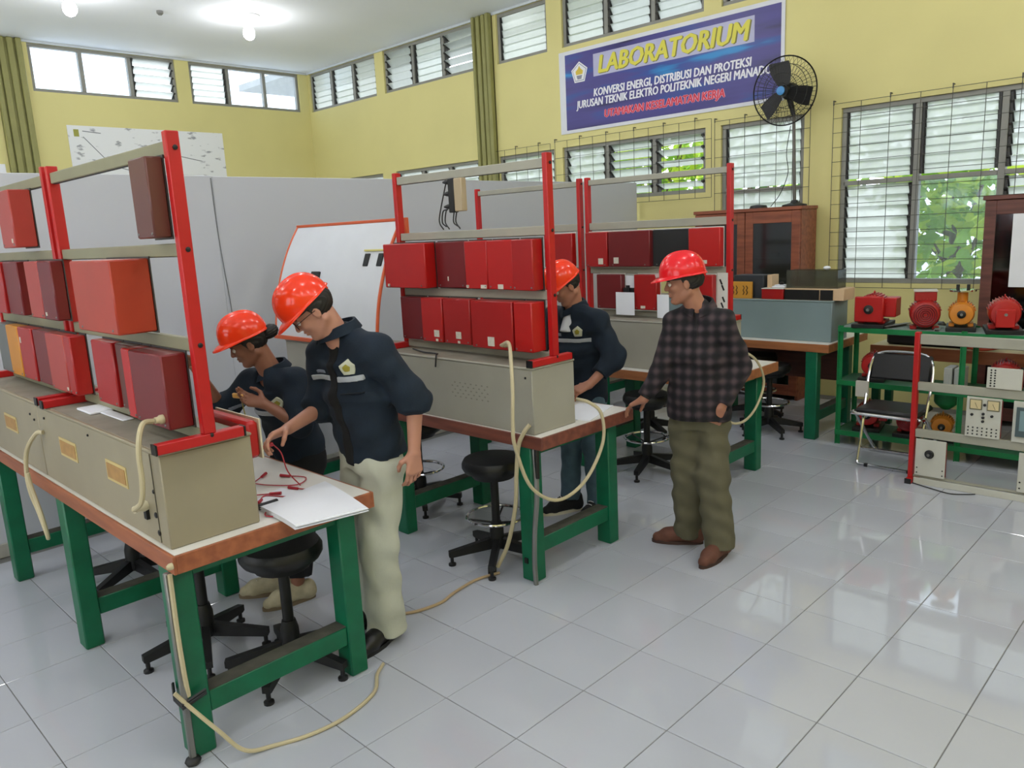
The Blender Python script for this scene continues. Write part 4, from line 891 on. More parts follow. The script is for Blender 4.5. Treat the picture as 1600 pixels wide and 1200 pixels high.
solo(MB().lathe((-2.42, 5.45, 1.966), (0, 0, 1), [(0.09, 0), (0.08, 0.025), (0.02, 0.035)], 16), 'black_lid', BLACK, 'flat black lid on top of the brown cabinet', 'dish')  # black lid lying on the cabinet
# ================================================================ standing fan on the cabinet
fx, fy, fz = -2.15, 5.42, 3.07
fa = Vector((0.02, -1.0, -0.05)).normalized()
fn = thing('pedestal_fan', (-2.06, 5.5, 1.965), 'large black fan with round wire cage before the tall window', 'fan')
MB().lathe((-2.06, 5.5, 1.9655), (0, 0, 1), [(0.12, 0), (0.12, 0.015), (0.04, 0.035), (0.03, 0.06)], 20).build('base', BLKMET, fn)
MB().cyl((-2.06, 5.5, 2.0), (-2.10, 5.53, 2.85), 0.017, 0.015, n=12).build('pole', M('dark_grey_pole', (92, 88, 84), 0.4, 0.4), fn)
hc = Vector((fx, fy, fz))
MB().tube([(-2.10, 5.53, 2.84), hc-fa*0.13-Vector((0, 0, 0.08)), hc-fa*0.10], [0.02, 0.03, 0.03], 10).build('yoke', BLKMET, fn)
MB().lathe(hc-fa*0.22, fa, [(0.03, 0), (0.075, 0.02), (0.085, 0.08), (0.075, 0.14), (0.04, 0.16)], 20).build('motor_housing', BLKMET, fn)
X_, Y_, _d = basis(fa); RF = 0.32
for s, dpt in ((1, 0.085), (-1, -0.085)):
    cg = MB()
    for rr, dd in ((RF, 0.0), (RF*0.78, 0.7), (RF*0.5, 0.93), (0.07, 1.0)):
        cg.ring(hc+fa*(dpt*dd), fa, rr, 0.0028 if rr < RF else 0.007, 44, 5)
    cg.build('cage_rings', BLKMET, fn)
    for k in range(44):
        a = 2*math.pi*k/44; d = X_*math.cos(a)+Y_*math.sin(a)
        MB().tube([hc+d*RF, hc+d*RF*0.78+fa*(dpt*0.7), hc+d*RF*0.5+fa*(dpt*0.93), hc+d*0.06+fa*dpt], 0.0016, 4).build('cage_wire', BLKMET, fn)
for k in range(3):
    a = 2*math.pi*k/3+0.62; d = X_*math.cos(a)+Y_*math.sin(a); t = fa.cross(d)
    bl = MB(); n = 7; vs = []
    for i in range(n+1):
        r_ = 0.05+(RF*0.86-0.05)*i/n; w = 0.03+0.06*math.sin(math.pi*min(1, 0.15+0.85*i/n)*0.62)
        for s in (-1, 1):
            for th in (-0.003, 0.003): vs.append(hc+d*r_+t*(s*w+0.03*i/n)+fa*(s*w*0.38+th))
    fs = []
    for i in range(n):
        q = 4*i; fs += [(q, q+4, q+6, q+2), (q+1, q+3, q+7, q+5), (q, q+1, q+5, q+4), (q+2, q+6, q+7, q+3)]
    fs += [(0, 2, 3, 1), (4*n, 4*n+1, 4*n+3, 4*n+2)]
    bl.add(vs, fs); bl.build('blade', BLKMET, fn, 60)
MB().lathe(hc-fa*0.03, fa, [(0.05, 0), (0.055, 0.03), (0.04, 0.06), (0.01, 0.07)], 18).build('hub', BLKMET, fn)
MB().lathe(hc+fa*0.086, fa, [(0.042, 0), (0.04, 0.006), (0.025, 0.01)], 20).build('badge', M('blue_badge', (60, 130, 190), 0.4), fn)
solo(MB().tube(bez([(-2.14, 5.55, 2.75), (-2.2, 5.6, 2.5), (-2.19, 5.62, 2.3), (-2.26, 5.6, 2.1), (-2.34, 5.56, 1.975)], 6), 0.004, 5), 'fan_cord', BLACK, 'thin black cord hanging beside the fan pole', 'cord')
# ================================================================ things on the blue-grey box
zb = 1.1665
yp = thing('symbol_board', (-1.97, 4.24, zb), 'orange-yellow board with three black wave symbols on the blue-grey box', 'board')
MB().box(-2.14, -1.855, 4.225, 4.25, zb, 1.315, b=0.002).build('board', M('amber_board', (206, 148, 52), 0.5, var=0.05), yp)
for k, x in enumerate((-2.11, -2.02, -1.92)):
    s = MB()
    for dx in (-0.016, 0.016):
        s.tube([(x+dx, 4.223, 1.20), (x+dx+0.012, 4.223, 1.22), (x+dx, 4.223, 1.24), (x+dx+0.012, 4.223, 1.26), (x+dx, 4.223, 1.28)], 0.004, 5)
    s.build('printed_symbol', M('dark_ink', (70, 50, 24), 0.6), yp)
solo(MB().box(-2.05, -1.766, 4.27, 4.42, zb, 1.37, b=0.004), 'dark_case', M('dark_slate_case', (46, 50, 56), 0.45), 'dark slate case behind the orange symbol board', 'case')
solo(MB().box(-1.745, -1.70, 4.30, 4.43, 1.2602, 1.37, b=0.002), 'plywood_block', M('plywood', (206, 176, 140), 0.6), 'upright plywood block between the dark case and the plastic cover', 'block')
rb = thing('red_trainer_box', (-1.65, 4.34, zb), 'short red box with pale rim on the blue-grey box', 'box')
MB().box(-1.76, -1.56, 4.225, 4.45, zb, 1.255, b=0.003).build('casing', red_paint('red'), rb); MB().box(-1.762, -1.558, 4.222, 4.452, 1.255, 1.26).build('rim', WHITE, rb, 0)
bb = thing('plywood_box', (-1.32, 4.34, zb), 'low plywood box with black front on the blue-grey box', 'box')
MB().box(-1.55, -1.045, 4.235, 4.46, zb, 1.262, b=0.002).build('casing', MATS['plywood'], bb); MB().box(-1.55, -1.25, 4.228, 4.235, zb+0.002, 1.252).build('black_front', BLACK, bb, 0); MB().box(-1.24, -1.135, 4.228, 4.235, zb+0.002, 1.252).build('black_front', BLACK, bb, 0)
ac = thing('acrylic_cover', (-1.33, 4.34, 1.2625), 'clear plastic cover standing on the low plywood box', 'cover')
for a in ((-1.55, -1.11, 4.26, 4.263, 1.2625, 1.41), (-1.55, -1.11, 4.43, 4.433, 1.2625, 1.41), (-1.55, -1.547, 4.263, 4.43, 1.2625, 1.41), (-1.113, -1.11, 4.263, 4.43, 1.2625, 1.41), (-1.55, -1.11, 4.26, 4.433, 1.41, 1.413)):
    MB().box(*a).build('pane', ACRYL, ac, 0)
solo(MB().sphere((-1.235, 4.34, 1.4295), 0.025, 10, 6, (1.3, 1, 0.65)), 'paper_ball', PAPER, 'crumpled white scrap on the clear plastic cover', 'paper')
solo(MB().box(-1.69, -1.57, 4.27, 4.4, 1.2605, 1.275, b=0.006).box(-1.68, -1.585, 4.3, 4.38, 1.275, 1.285, b=0.004), 'white_cloth', PAPER, 'small white cloth on the short red box', 'cloth')
solo(MB().lathe((-1.625, 4.33, 1.2855), (0, 0, 1), [(0.018, 0), (0.018, 0.018), (0.01, 0.024)], 12), 'black_knob', BLACK, 'small black knob on the white cloth', 'stopper')  # black knob lying on the cloth
# ================================================================ hoses, cables and papers
def hose(pts, r, label, mat=CREAM, n=8): return solo(MB().tube(bez(pts, n), r, 8), 'cream_hose', mat, label, 'hose', 'cream hoses and cords')
hose([(-1.304, -1.212, 1.273), (-1.29, -1.25, 1.275), (-1.275, -1.275, 1.235), (-1.27, -1.287, 1.17), (-1.272, -1.288, 1.08), (-1.30, -1.29, 1.0), (-1.378, -1.293, 0.952)], 0.0095, 'cream hose from the maroon module down to the nearest beige box')
hose([(-2.58, -1.248, 1.05), (-2.62, -1.27, 1.04), (-2.70, -1.30, 0.95), (-2.73, -1.31, 0.83), (-2.71, -1.31, 0.74), (-2.68, -1.30, 0.66), (-2.60, -1.30, 0.57), (-2.54, -1.31, 0.56), (-2.56, -1.315, 0.66), (-2.63, -1.32, 0.78), (-2.64, -1.325, 0.86)], 0.010, 'coiled cream cord dangling from the nearest bench at the left')
hose([(-1.21, -1.305, 0.30), (-1.19, -1.27, 0.24), (-1.13, -1.2, 0.13), (-1.09, -1.13, 0.03), (-1.06, -1.03, 0.0085), (-1.01, -0.9, 0.0085), (-1.0, -0.75, 0.0085), (-1.05, -0.58, 0.0085), (-1.15, -0.49, 0.0085), (-1.20, -0.42, 0.0085)], 0.008, 'cream cord looping over the tiles round the nearest bench leg')
hose([(-1.43, 0.645, 1.274), (-1.33, 0.60, 1.30), (-1.20, 0.48, 1.25), (-1.12, 0.40, 1.1), (-1.10, 0.37, 0.95), (-1.10, 0.38, 0.83), (-1.10, 0.48, 0.6), (-1.09, 0.67, 0.48), (-1.08, 0.88, 0.53), (-1.08, 1.04, 0.70), (-1.09, 1.05, 0.86), (-1.13, 1.0, 0.93), (-1.22, 1.0, 0.94)], 0.0095, 'cream hose looping below the corner of the middle bench')
hose([(-1.212, 0.607, 0.88), (-1.235, 0.585, 0.84), (-1.27, 0.575, 0.76), (-1.29, 0.57, 0.60), (-1.31, 0.57, 0.42), (-1.37, 0.56, 0.2), (-1.45, 0.55, 0.05)], 0.0115, 'straight cream hose hanging down the front leg of the middle bench')
hose([(-1.45, 0.56, 0.0105), (-1.49, 0.42, 0.0085), (-1.47, 0.24, 0.0085), (-1.44, 0.13, 0.0085), (-1.46, 0.0, 0.0085), (-1.50, -0.08, 0.0085)], 0.008, 'tan cord lying on the tiles beside the cream trousers', M('tan_cord', (176, 152, 118), 0.5))
solo(MB().obox((-1.49, 0.545, 0.0225), (0.022, 0.02, 0.02), ((0.8, 0.6, 0), (-0.6, 0.8, 0), (0, 0, 1)), b=0.003), 'black_plug', BLACK, 'small black plug on the floor by the stool base', 'plug')
hose([(-1.19, 2.47, 1.06), (-1.12, 2.53, 1.02), (-1.02, 2.66, 0.93), (-1.0, 2.76, 0.76), (-1.0, 2.66, 0.60), (-1.0, 2.48, 0.53), (-1.02, 2.32, 0.56), (-1.05, 2.30, 0.70)], 0.0085, 'cream hose looping behind the man in the checked shirt')
# papers
pb = thing('paper_stack', (-1.17, -0.62, 0.821), 'open white report lying over the corner of the nearest bench', 'paper')
A, B_, C_, D_ = Vector((-1.34, -0.84, 0)), Vector((-1.04, -0.86, 0)), Vector((-0.98, -0.58, 0)), Vector((-1.40, -0.50, 0))
for k in range(7):
    z = 0.8215+0.0028*k; j = 0.006*(k % 3)
    m = MB(); q = [A+Vector((j, 0, 0)), B_+Vector((0, j, 0)), C_+Vector((-j, 0, 0)), D_]
    bot = []; n = 6
    vs = []
    for i in range(n+1):
        for s in range(2):
            p = (A, D_)[s].lerp((B_, C_)[s], i/n); vs.append(Vector((p.x+j, p.y, z+0.004*math.sin(math.pi*i/n)-(0.006*max(0, i/n-0.7)))))
    vs2 = [v+Vector((0, 0, 0.0024)) for v in vs]; N = len(vs)
    fs = [(2*i, 2*i+1, 2*i+3, 2*i+2) for i in range(n)]+[(N+2*i, N+2*i+2, N+2*i+3, N+2*i+1) for i in range(n)]
    fs += [(2*i, 2*i+2, N+2*i+2, N+2*i) for i in range(n)]+[(2*i+1, N+2*i+1, N+2*i+3, 2*i+3) for i in range(n)]+[(0, N, N+1, 1), (2*n, 2*n+1, N+2*n+1, N+2*n)]
    m.add(vs+vs2, fs); m.build('page', PAPER, pb, 0)
MB().cyl((-1.345, -0.84, 0.834), (-1.345, -0.76, 0.834), 0.014, n=10).build('spine_clip', BLACK, pb)
solo(MB().obox((-1.38, -0.68, 0.8215), (0.13, 0.09, 0.001), ((0.94, 0.34, 0), (-0.34, 0.94, 0), (0, 0, 1))), 'paper_sheet', PAPER, 'loose white sheet under the report among the red leads', 'paper', 'white sheets on benches', 0)
solo(MB().obox((-1.31, 1.17, 0.8225), (0.11, 0.19, 0.002), ((0.95, 0.3, 0), (-0.3, 0.95, 0), (0, 0, 1))), 'paper_sheet', PAPER, 'white sheet on the middle bench before the man with the orange helmet', 'paper', 'white sheets on benches', 0)
TLR = M('red_test_lead', (168, 34, 48), 0.45)
def lead(pts, label):
    e = thing('test_lead', pts[0], label, 'test lead', 'red test leads on the nearest bench')
    MB().tube(bez(pts, 6), 0.0028, 5).build('wire', TLR, e)
    for a, b in ((pts[0], pts[1]), (pts[-1], pts[-2])):
        a, b = Vector(a), Vector(b); d = (b-a).normalized(); MB().cyl(a-d*0.02, a+d*0.03, 0.0075, 0.006, n=8).build('plug', TLR, e)
lead([(-1.30, -0.80, 0.829), (-1.22, -0.76, 0.826), (-1.20, -0.82, 0.826), (-1.26, -0.86, 0.826), (-1.33, -0.80, 0.829)], 'red lead lying nearest to the beige box corner')
lead([(-1.47, -0.62, 0.829), (-1.36, -0.58, 0.826), (-1.38, -0.68, 0.826), (-1.48, -0.74, 0.826), (-1.42, -0.80, 0.829)], 'red lead coiled in the middle of the bare table strip')
lead([(-1.66, -0.55, 0.829), (-1.56, -0.50, 0.826), (-1.50, -0.58, 0.826), (-1.60, -0.66, 0.826), (-1.70, -0.70, 0.829)], 'red lead with plug farthest back on the nearest bench')
lead([(-1.75, -0.60, 0.829), (-1.64, -0.74, 0.826), (-1.55, -0.78, 0.826), (-1.46, -0.70, 0.829)], 'red lead stretching beside the beige box')
solo(MB().lathe((-1.47, -0.83, 0.8205), (0, 0, 1), [(0.03, 0), (0.03, 0.05), (0.024, 0.058)], 14).box(-1.51, -1.43, -0.875, -0.80, 0.8205, 0.845, b=0.005), 'connector_block', M('dark_red_plastic', (84, 26, 30), 0.4), 'dark red connector block beside the end of the beige box', 'connector')
rp = thing('red_front_unit', (-1.32, -0.87, 1.06), 'red unit fixed on the user side of the nearest beige box behind the rack foot', 'unit')
MB().box(-1.62, -1.262, -0.8955, -0.845, 1.06, 1.205, b=0.012).build('casing', red_paint('bright'), rp); MB().box(-1.62, -1.258, -0.845, -0.838, 1.055, 1.21).build('front_panel', M('cream_front_panel', (206, 196, 168), 0.5), rp, 0)
# ================================================================ people
# Organic shapes are grown from smoothly blended solids (tapered limbs, ellipsoids) and meshed with surface nets.
def nv(v): v = np.array(v, float); return v/np.linalg.norm(v)
class Blend:
    def __init__(s): s.p = []; s.fold = None
    def cone(s, a, b, ra, rb, k=0.03, flat=False, op=1):
        a, b = np.array(a, float), np.array(b, float); ba = b-a; L2 = float(ba @ ba)
        def f(P):
            q = P-a; t = np.clip((q @ ba)/L2, 0, 1)
            d = np.sqrt(((q-t[..., None]*ba)**2).sum(-1))-(ra+t*(rb-ra))
            if flat: d = np.maximum(d, ((P-b) @ ba)/math.sqrt(L2))
            return d
        s.p.append((f, k, op)); return s
    def chain(s, pts, rs, k=0.03, flat=False):
        for i in range(len(pts)-1): s.cone(pts[i], pts[i+1], rs[i], rs[i+1], k, flat and i == len(pts)-2)
        return s
    def ell(s, c, ax, r, k=0.03, op=1):
        c = np.array(c, float); A = np.array([nv(x) for x in ax]); r = np.array(r, float)
        def f(P):
            q = (P-c) @ A.T; k0 = np.sqrt(((q/r)**2).sum(-1)); k1 = np.sqrt(((q/(r*r))**2).sum(-1))+1e-9
            return k0*(k0-1)/k1
        s.p.append((f, k, op)); return s
    def econe(s, a, b, side, wa, wb, da, db, k=0.03):
        """tapered trunk with an oval section: half widths wa-wb along 'side', half depths da-db across it"""
        a, b = np.array(a, float), np.array(b, float); ba = b-a; L = np.linalg.norm(ba); z = ba/L
        x = nv(np.array(side, float)-z*(np.array(side, float) @ z)); y = np.cross(z, x)
        def f(P):
            q = P-a; t = q @ z; tc = np.clip(t/L, 0, 1); w = wa+(wb-wa)*tc; dp = da+(db-da)*tc
            u, v = q @ x, q @ y; k0 = np.sqrt((u/w)**2+(v/dp)**2); k1 = np.sqrt((u/(w*w))**2+(v/(dp*dp))**2)+1e-6
            dr = k0*(k0-1)/k1; e = np.maximum(np.maximum(-t, t-L), 0)
            dr = np.where(k0 < 0.05, -np.minimum(w, dp), dr)
            return np.where(e > 0, np.sqrt(np.maximum(dr, 0)**2+e*e)+np.minimum(dr, 0)*0.0, dr)
        s.p.append((f, k, 1)); return s
    def folds(s, amp, items): s.fold = (amp, [(np.array(w, float), ph) for w, ph in items]); return s
    def clip(s, c, n):
        c, n = np.array(c, float), nv(n); s.p.append((lambda P: (P-c) @ n, 0, 2)); return s
    def at(s, P):
        acc = None
        for f, k, op in s.p:
            d = f(P)
            if acc is None: acc = d; continue
            if op == 1:
                if k > 0: h = np.maximum(k-np.abs(acc-d), 0)/k; acc = np.minimum(acc, d)-h*h*k*0.25
                else: acc = np.minimum(acc, d)
            elif op == -1: h = np.maximum(k-np.abs(acc+d), 0)/k; acc = np.maximum(acc, -d)+h*h*k*0.25
            else: acc = np.maximum(acc, d)
        if s.fold is not None:
            amp, it = s.fold
            for w, ph in it: acc = acc+amp*np.sin(P @ w+ph+0.7*np.sin(P @ (w[[1, 2, 0]]*0.6)))
        return acc
def _blocks(s, org, g, rho, V):
    """evaluate on many small blocks, each solid only where it can matter"""
    g = g.reshape(-1, 3); W = V.reshape(len(org), -1); W[:] = 9.0; cen = org+g[-1]/2
    ds = [f(cen) for f, k, op in s.p]; dmin = np.min([d for d, (f, k, op) in zip(ds, s.p) if op == 1], axis=0)
    for d, (f, k, op) in zip(ds, s.p):
        sel = np.nonzero(d-rho < dmin+rho+k if op == 1 else (d < 2*rho+k if op == -1 else d > -2*rho-0.02))[0]
        for i in range(0, len(sel), 300):
            q = sel[i:i+300]; v = f(org[q, None, :]+g); acc = W[q]
            if op == 1:
                if k > 0: hh = np.maximum(k-np.abs(acc-v), 0)/k; acc = np.minimum(acc, v)-hh*hh*k*0.25
                else: acc = np.minimum(acc, v)
            elif op == -1: hh = np.maximum(k-np.abs(acc+v), 0)/k; acc = np.maximum(acc, -v)+hh*hh*k*0.25
            else: acc = np.maximum(acc, v)
            W[q] = acc
    if s.fold is not None:
        amp, it = s.fold
        for i in range(0, len(org), 300):
            P = org[i:i+300, None, :]+g
            for w, ph in it: W[i:i+300] += amp*np.sin(P @ w+ph+0.7*np.sin(P @ (w[[1, 2, 0]]*0.6)))
Blend.blocks = _blocks
def nets(fn, lo, hi, h, B=8):
    """sparse surface nets of fn(P)<0 inside the box lo-hi with cell size h"""
    bl = fn if isinstance(fn, Blend) else None
    if bl is not None: fn = bl.at
    lo = np.array(lo, float); nb = np.maximum(1, np.ceil((np.array(hi)-lo)/(h*B)).astype(int))
    bi = np.stack(np.meshgrid(*[np.arange(n) for n in nb], indexing='ij'), -1).reshape(-1, 3)
    dc = fn(lo+(bi+0.5)*h*B); bi = bi[np.abs(dc) < h*B*1.25]
    g = np.stack(np.meshgrid(*[np.arange(B+1)]*3, indexing='ij'), -1)
    V = np.empty((len(bi), B+1, B+1, B+1))
    if bl is None:
        for s in range(0, len(bi), 400):
            V[s:s+400] = fn(lo+(bi[s:s+400, None, None, None, :]*B+g)*h)
    else: bl.blocks(lo+bi*(h*B), g*h, h*B*0.87, V)
    S = V < 0
    n_in = sum(S[:, i:B+i, j:B+j, k:B+k].astype(np.int8) for i in (0, 1) for j in (0, 1) for k in (0, 1))
    act = (n_in > 0) & (n_in < 8); b, i, j, k = np.nonzero(act)
    acc = np.zeros((len(b), 3)); cnt = np.zeros(len(b))
    cor = [(x, y, z) for x in (0, 1) for y in (0, 1) for z in (0, 1)]
    for c0 in cor:
        for ax in range(3):
            if c0[ax]: continue
            c1 = list(c0); c1[ax] = 1
            v0 = V[b, i+c0[0], j+c0[1], k+c0[2]]; v1 = V[b, i+c1[0], j+c1[1], k+c1[2]]
            m = (v0 < 0) != (v1 < 0); t = np.where(m, v0/np.where(m, v0-v1, 1), 0)
            p = np.zeros((len(b), 3)); p[:] = c0; p[:, ax] += t
            acc[m] += p[m]; cnt[m] += 1
    G = nb*B+2
    cell = bi[b]*B+np.stack([i, j, k], -1)
    pos = lo+(cell+acc/cnt[:, None])*h
    key = lambda c: ((c[..., 0]+1)*(G[1]+2)+c[..., 1]+1)*(G[2]+2)+c[..., 2]+1
    ks = key(cell); order = np.argsort(ks); ks = ks[order]
    def look(c):
        q = key(c); ii = np.clip(np.searchsorted(ks, q), 0, len(ks)-1); return np.where(ks[ii] == q, order[ii], -1)
    F = []
    for ax in range(3):
        sl0 = [slice(0, B)]*3; sl1 = [slice(0, B)]*3; sl1[ax] = slice(1, B+1)
        a = S[(slice(None),)+tuple(sl0)]; c = S[(slice(None),)+tuple(sl1)]
        b2, i2, j2, k2 = np.nonzero(a != c); p = bi[b2]*B+np.stack([i2, j2, k2], -1); ins = a[b2, i2, j2, k2]
        u, w = [(1, 2), (2, 0), (0, 1)][ax]; eu = np.zeros(3, int); ew = np.zeros(3, int); eu[u] = 1; ew[w] = 1
        q = np.stack([look(p), look(p-eu), look(p-eu-ew), look(p-ew)], -1)
        ok = (q >= 0).all(1); q, ins = q[ok], ins[ok]
        F.append(np.where(ins[:, None], q, q[:, ::-1]))
    return pos, np.concatenate(F)
def grow(bl, name, mat, parent, lo, hi, h, smooth=180, matfn=None):
    V, F = nets(bl, lo, hi, h)
    o = link_mesh(name, V-np.array(ORG[parent.name]), F.tolist(), mat, parent, smooth)
    if matfn is not None:
        c = V[F].mean(1); idx = matfn(c).astype(int)
        if len(idx) == len(o.data.polygons): o.data.polygons.foreach_set('material_index', idx)
    return o
def bbox(pts, m):
    a = np.array(pts, float); return a.min(0)-m, a.max(0)+m

def hand_parts(B, wrist, d, palm_n, thumb, curl, spread=0.0, sc=1.0, tc=0.5):
    """palm, four fingers of unequal length with knuckle bends, thumb off the side of the palm. d: fingers' way, palm_n: the way the palm faces, thumb: the thumb's side"""
    d = nv(d); n = nv(np.array(palm_n, float)-d*(np.array(palm_n, float) @ d)); s = nv(np.array(thumb, float)-d*(np.array(thumb, float) @ d)-n*(np.array(thumb, float) @ n))
    w = np.array(wrist, float); tips = []
    fl = [(0.030, 0.088, (0.040, 0.025, 0.021), 0.0086), (0.010, 0.092, (0.045, 0.029, 0.023), 0.0088), (-0.010, 0.088, (0.041, 0.027, 0.022), 0.0084), (-0.029, 0.080, (0.032, 0.020, 0.019), 0.0074)]
    for i, (off, pl, ls, r) in enumerate(fl):
        kn = w+(d*pl+s*off)*sc
        B.cone(w+s*off*0.45*sc+d*0.012, kn, 0.0145*sc, 0.0112*sc, 0.016)
        p = kn; ang = 0.0
        for j, l in enumerate(ls):
            ang += curl[i]*(0.75, 1.0, 0.7)[j]
            q = p+(d*math.cos(ang)+n*math.sin(ang)+s*(spread*off*8 if j == 0 else 0))*l*sc
            B.cone(p, q, r*sc*(1-0.06*j), r*sc*(0.94-0.06*j), 0.005); p = q
        tips.append(p)
    t0 = w+(d*0.022+s*0.022+n*0.006)*sc; t1 = t0+nv(d*0.6+s*0.75+n*0.35)*0.040*sc
    t2 = t1+nv(d*0.9+s*(0.5-tc)+n*(0.3+tc))*0.031*sc; t3 = t2+nv(d*0.85+s*(0.1-tc)+n*(0.3+tc))*0.026*sc
    B.cone(t0, t1, 0.0145*sc, 0.011*sc, 0.012).cone(t1, t2, 0.0105*sc, 0.0098*sc, 0.006).cone(t2, t3, 0.0096*sc, 0.0082*sc, 0.005)
    return tips+[t3]
def frame_of(fw, up_):
    f = nv(fw); u = np.array(up_, float); u = nv(u-f*(u @ f)); l = np.cross(u, f); return f, l, u
def head_parts(B, c, fw, up_, neck, sc=1.0):
    f, l, u = frame_of(fw, up_); c = np.array(c, float)
    Q = lambda a, b, z: c+(f*a+l*b+u*z)*sc
    R = lambda *r: tuple(x*sc for x in r)
    ax = (f, l, u)
    B.cone(neck, Q(-0.022, 0, -0.055), 0.060*sc, 0.053*sc, 0.03)
    B.ell(Q(-0.012, 0, 0.028), ax, R(0.094, 0.074, 0.086), 0.02)
    B.ell(Q(0.020, 0, -0.030), ax, R(0.066, 0.057, 0.082), 0.02)
    for sg in (-1, 1):
        B.cone(Q(-0.015, 0.052*sg, -0.055), Q(0.050, 0.020*sg, -0.094), 0.018*sc, 0.015*sc, 0.02)
        B.ell(Q(0.058, 0.036*sg, -0.022), ax, R(0.022, 0.022, 0.022), 0.015)
    B.ell(Q(0.060, 0, -0.094), ax, R(0.024, 0.024, 0.018), 0.018)
    B.cone(Q(0.068, 0.034, 0.024), Q(0.068, -0.034, 0.024), 0.013*sc, 0.013*sc, 0.014)
    for sg in (-1, 1): B.ell(Q(0.086, 0.031*sg, 0.002), ax, R(0.013, 0.017, 0.010), 0.012, -1)
    B.cone(Q(0.082, 0, 0.014), Q(0.098, 0, -0.022), 0.0075*sc, 0.0115*sc, 0.010)
    for sg in (-1, 1): B.ell(Q(0.086, 0.011*sg, -0.026), ax, R(0.011, 0.009, 0.008), 0.006)
    B.ell(Q(0.081, 0, -0.050), ax, R(0.012, 0.024, 0.0065), 0.006); B.ell(Q(0.079, 0, -0.062), ax, R(0.012, 0.021, 0.0075), 0.006)
    B.ell(Q(0.090, 0, -0.0565), ax, R(0.008, 0.022, 0.0016), 0.004, -1)
    for sg in (-1, 1):
        B.ell(Q(-0.008, 0.074*sg, -0.008), (f, l*1.0, u), R(0.017, 0.010, 0.030), 0.008)
        B.ell(Q(-0.004, 0.086*sg, -0.006), (f, l, u), R(0.009, 0.006, 0.018), 0.005, -1)
    return Q, (f, l, u)
def eyes(Q, ax, parent, sc=1.0):
    for sg in (-1, 1):
        e = MB().sphere(Q(0.0735, 0.031*sg, 0.001), 0.0125*sc, 14, 10).build('eye', M('eye_white', (214, 208, 200), 0.25, var=0.02), parent, 180)
        MB().sphere(Q(0.0795, 0.031*sg, -0.001), 0.0072*sc, 10, 8).build('iris', M('dark_iris', (40, 26, 20), 0.2), e, 180)
        MB().tube([Q(0.083, 0.014*sg, 0.020), Q(0.085, 0.030*sg, 0.024), Q(0.074, 0.047*sg, 0.019)], [0.003*sc, 0.004*sc, 0.002*sc], 6).build('eyebrow', M('black_hair', (24, 20, 18), 0.55, var=0.3, scale=60), parent)
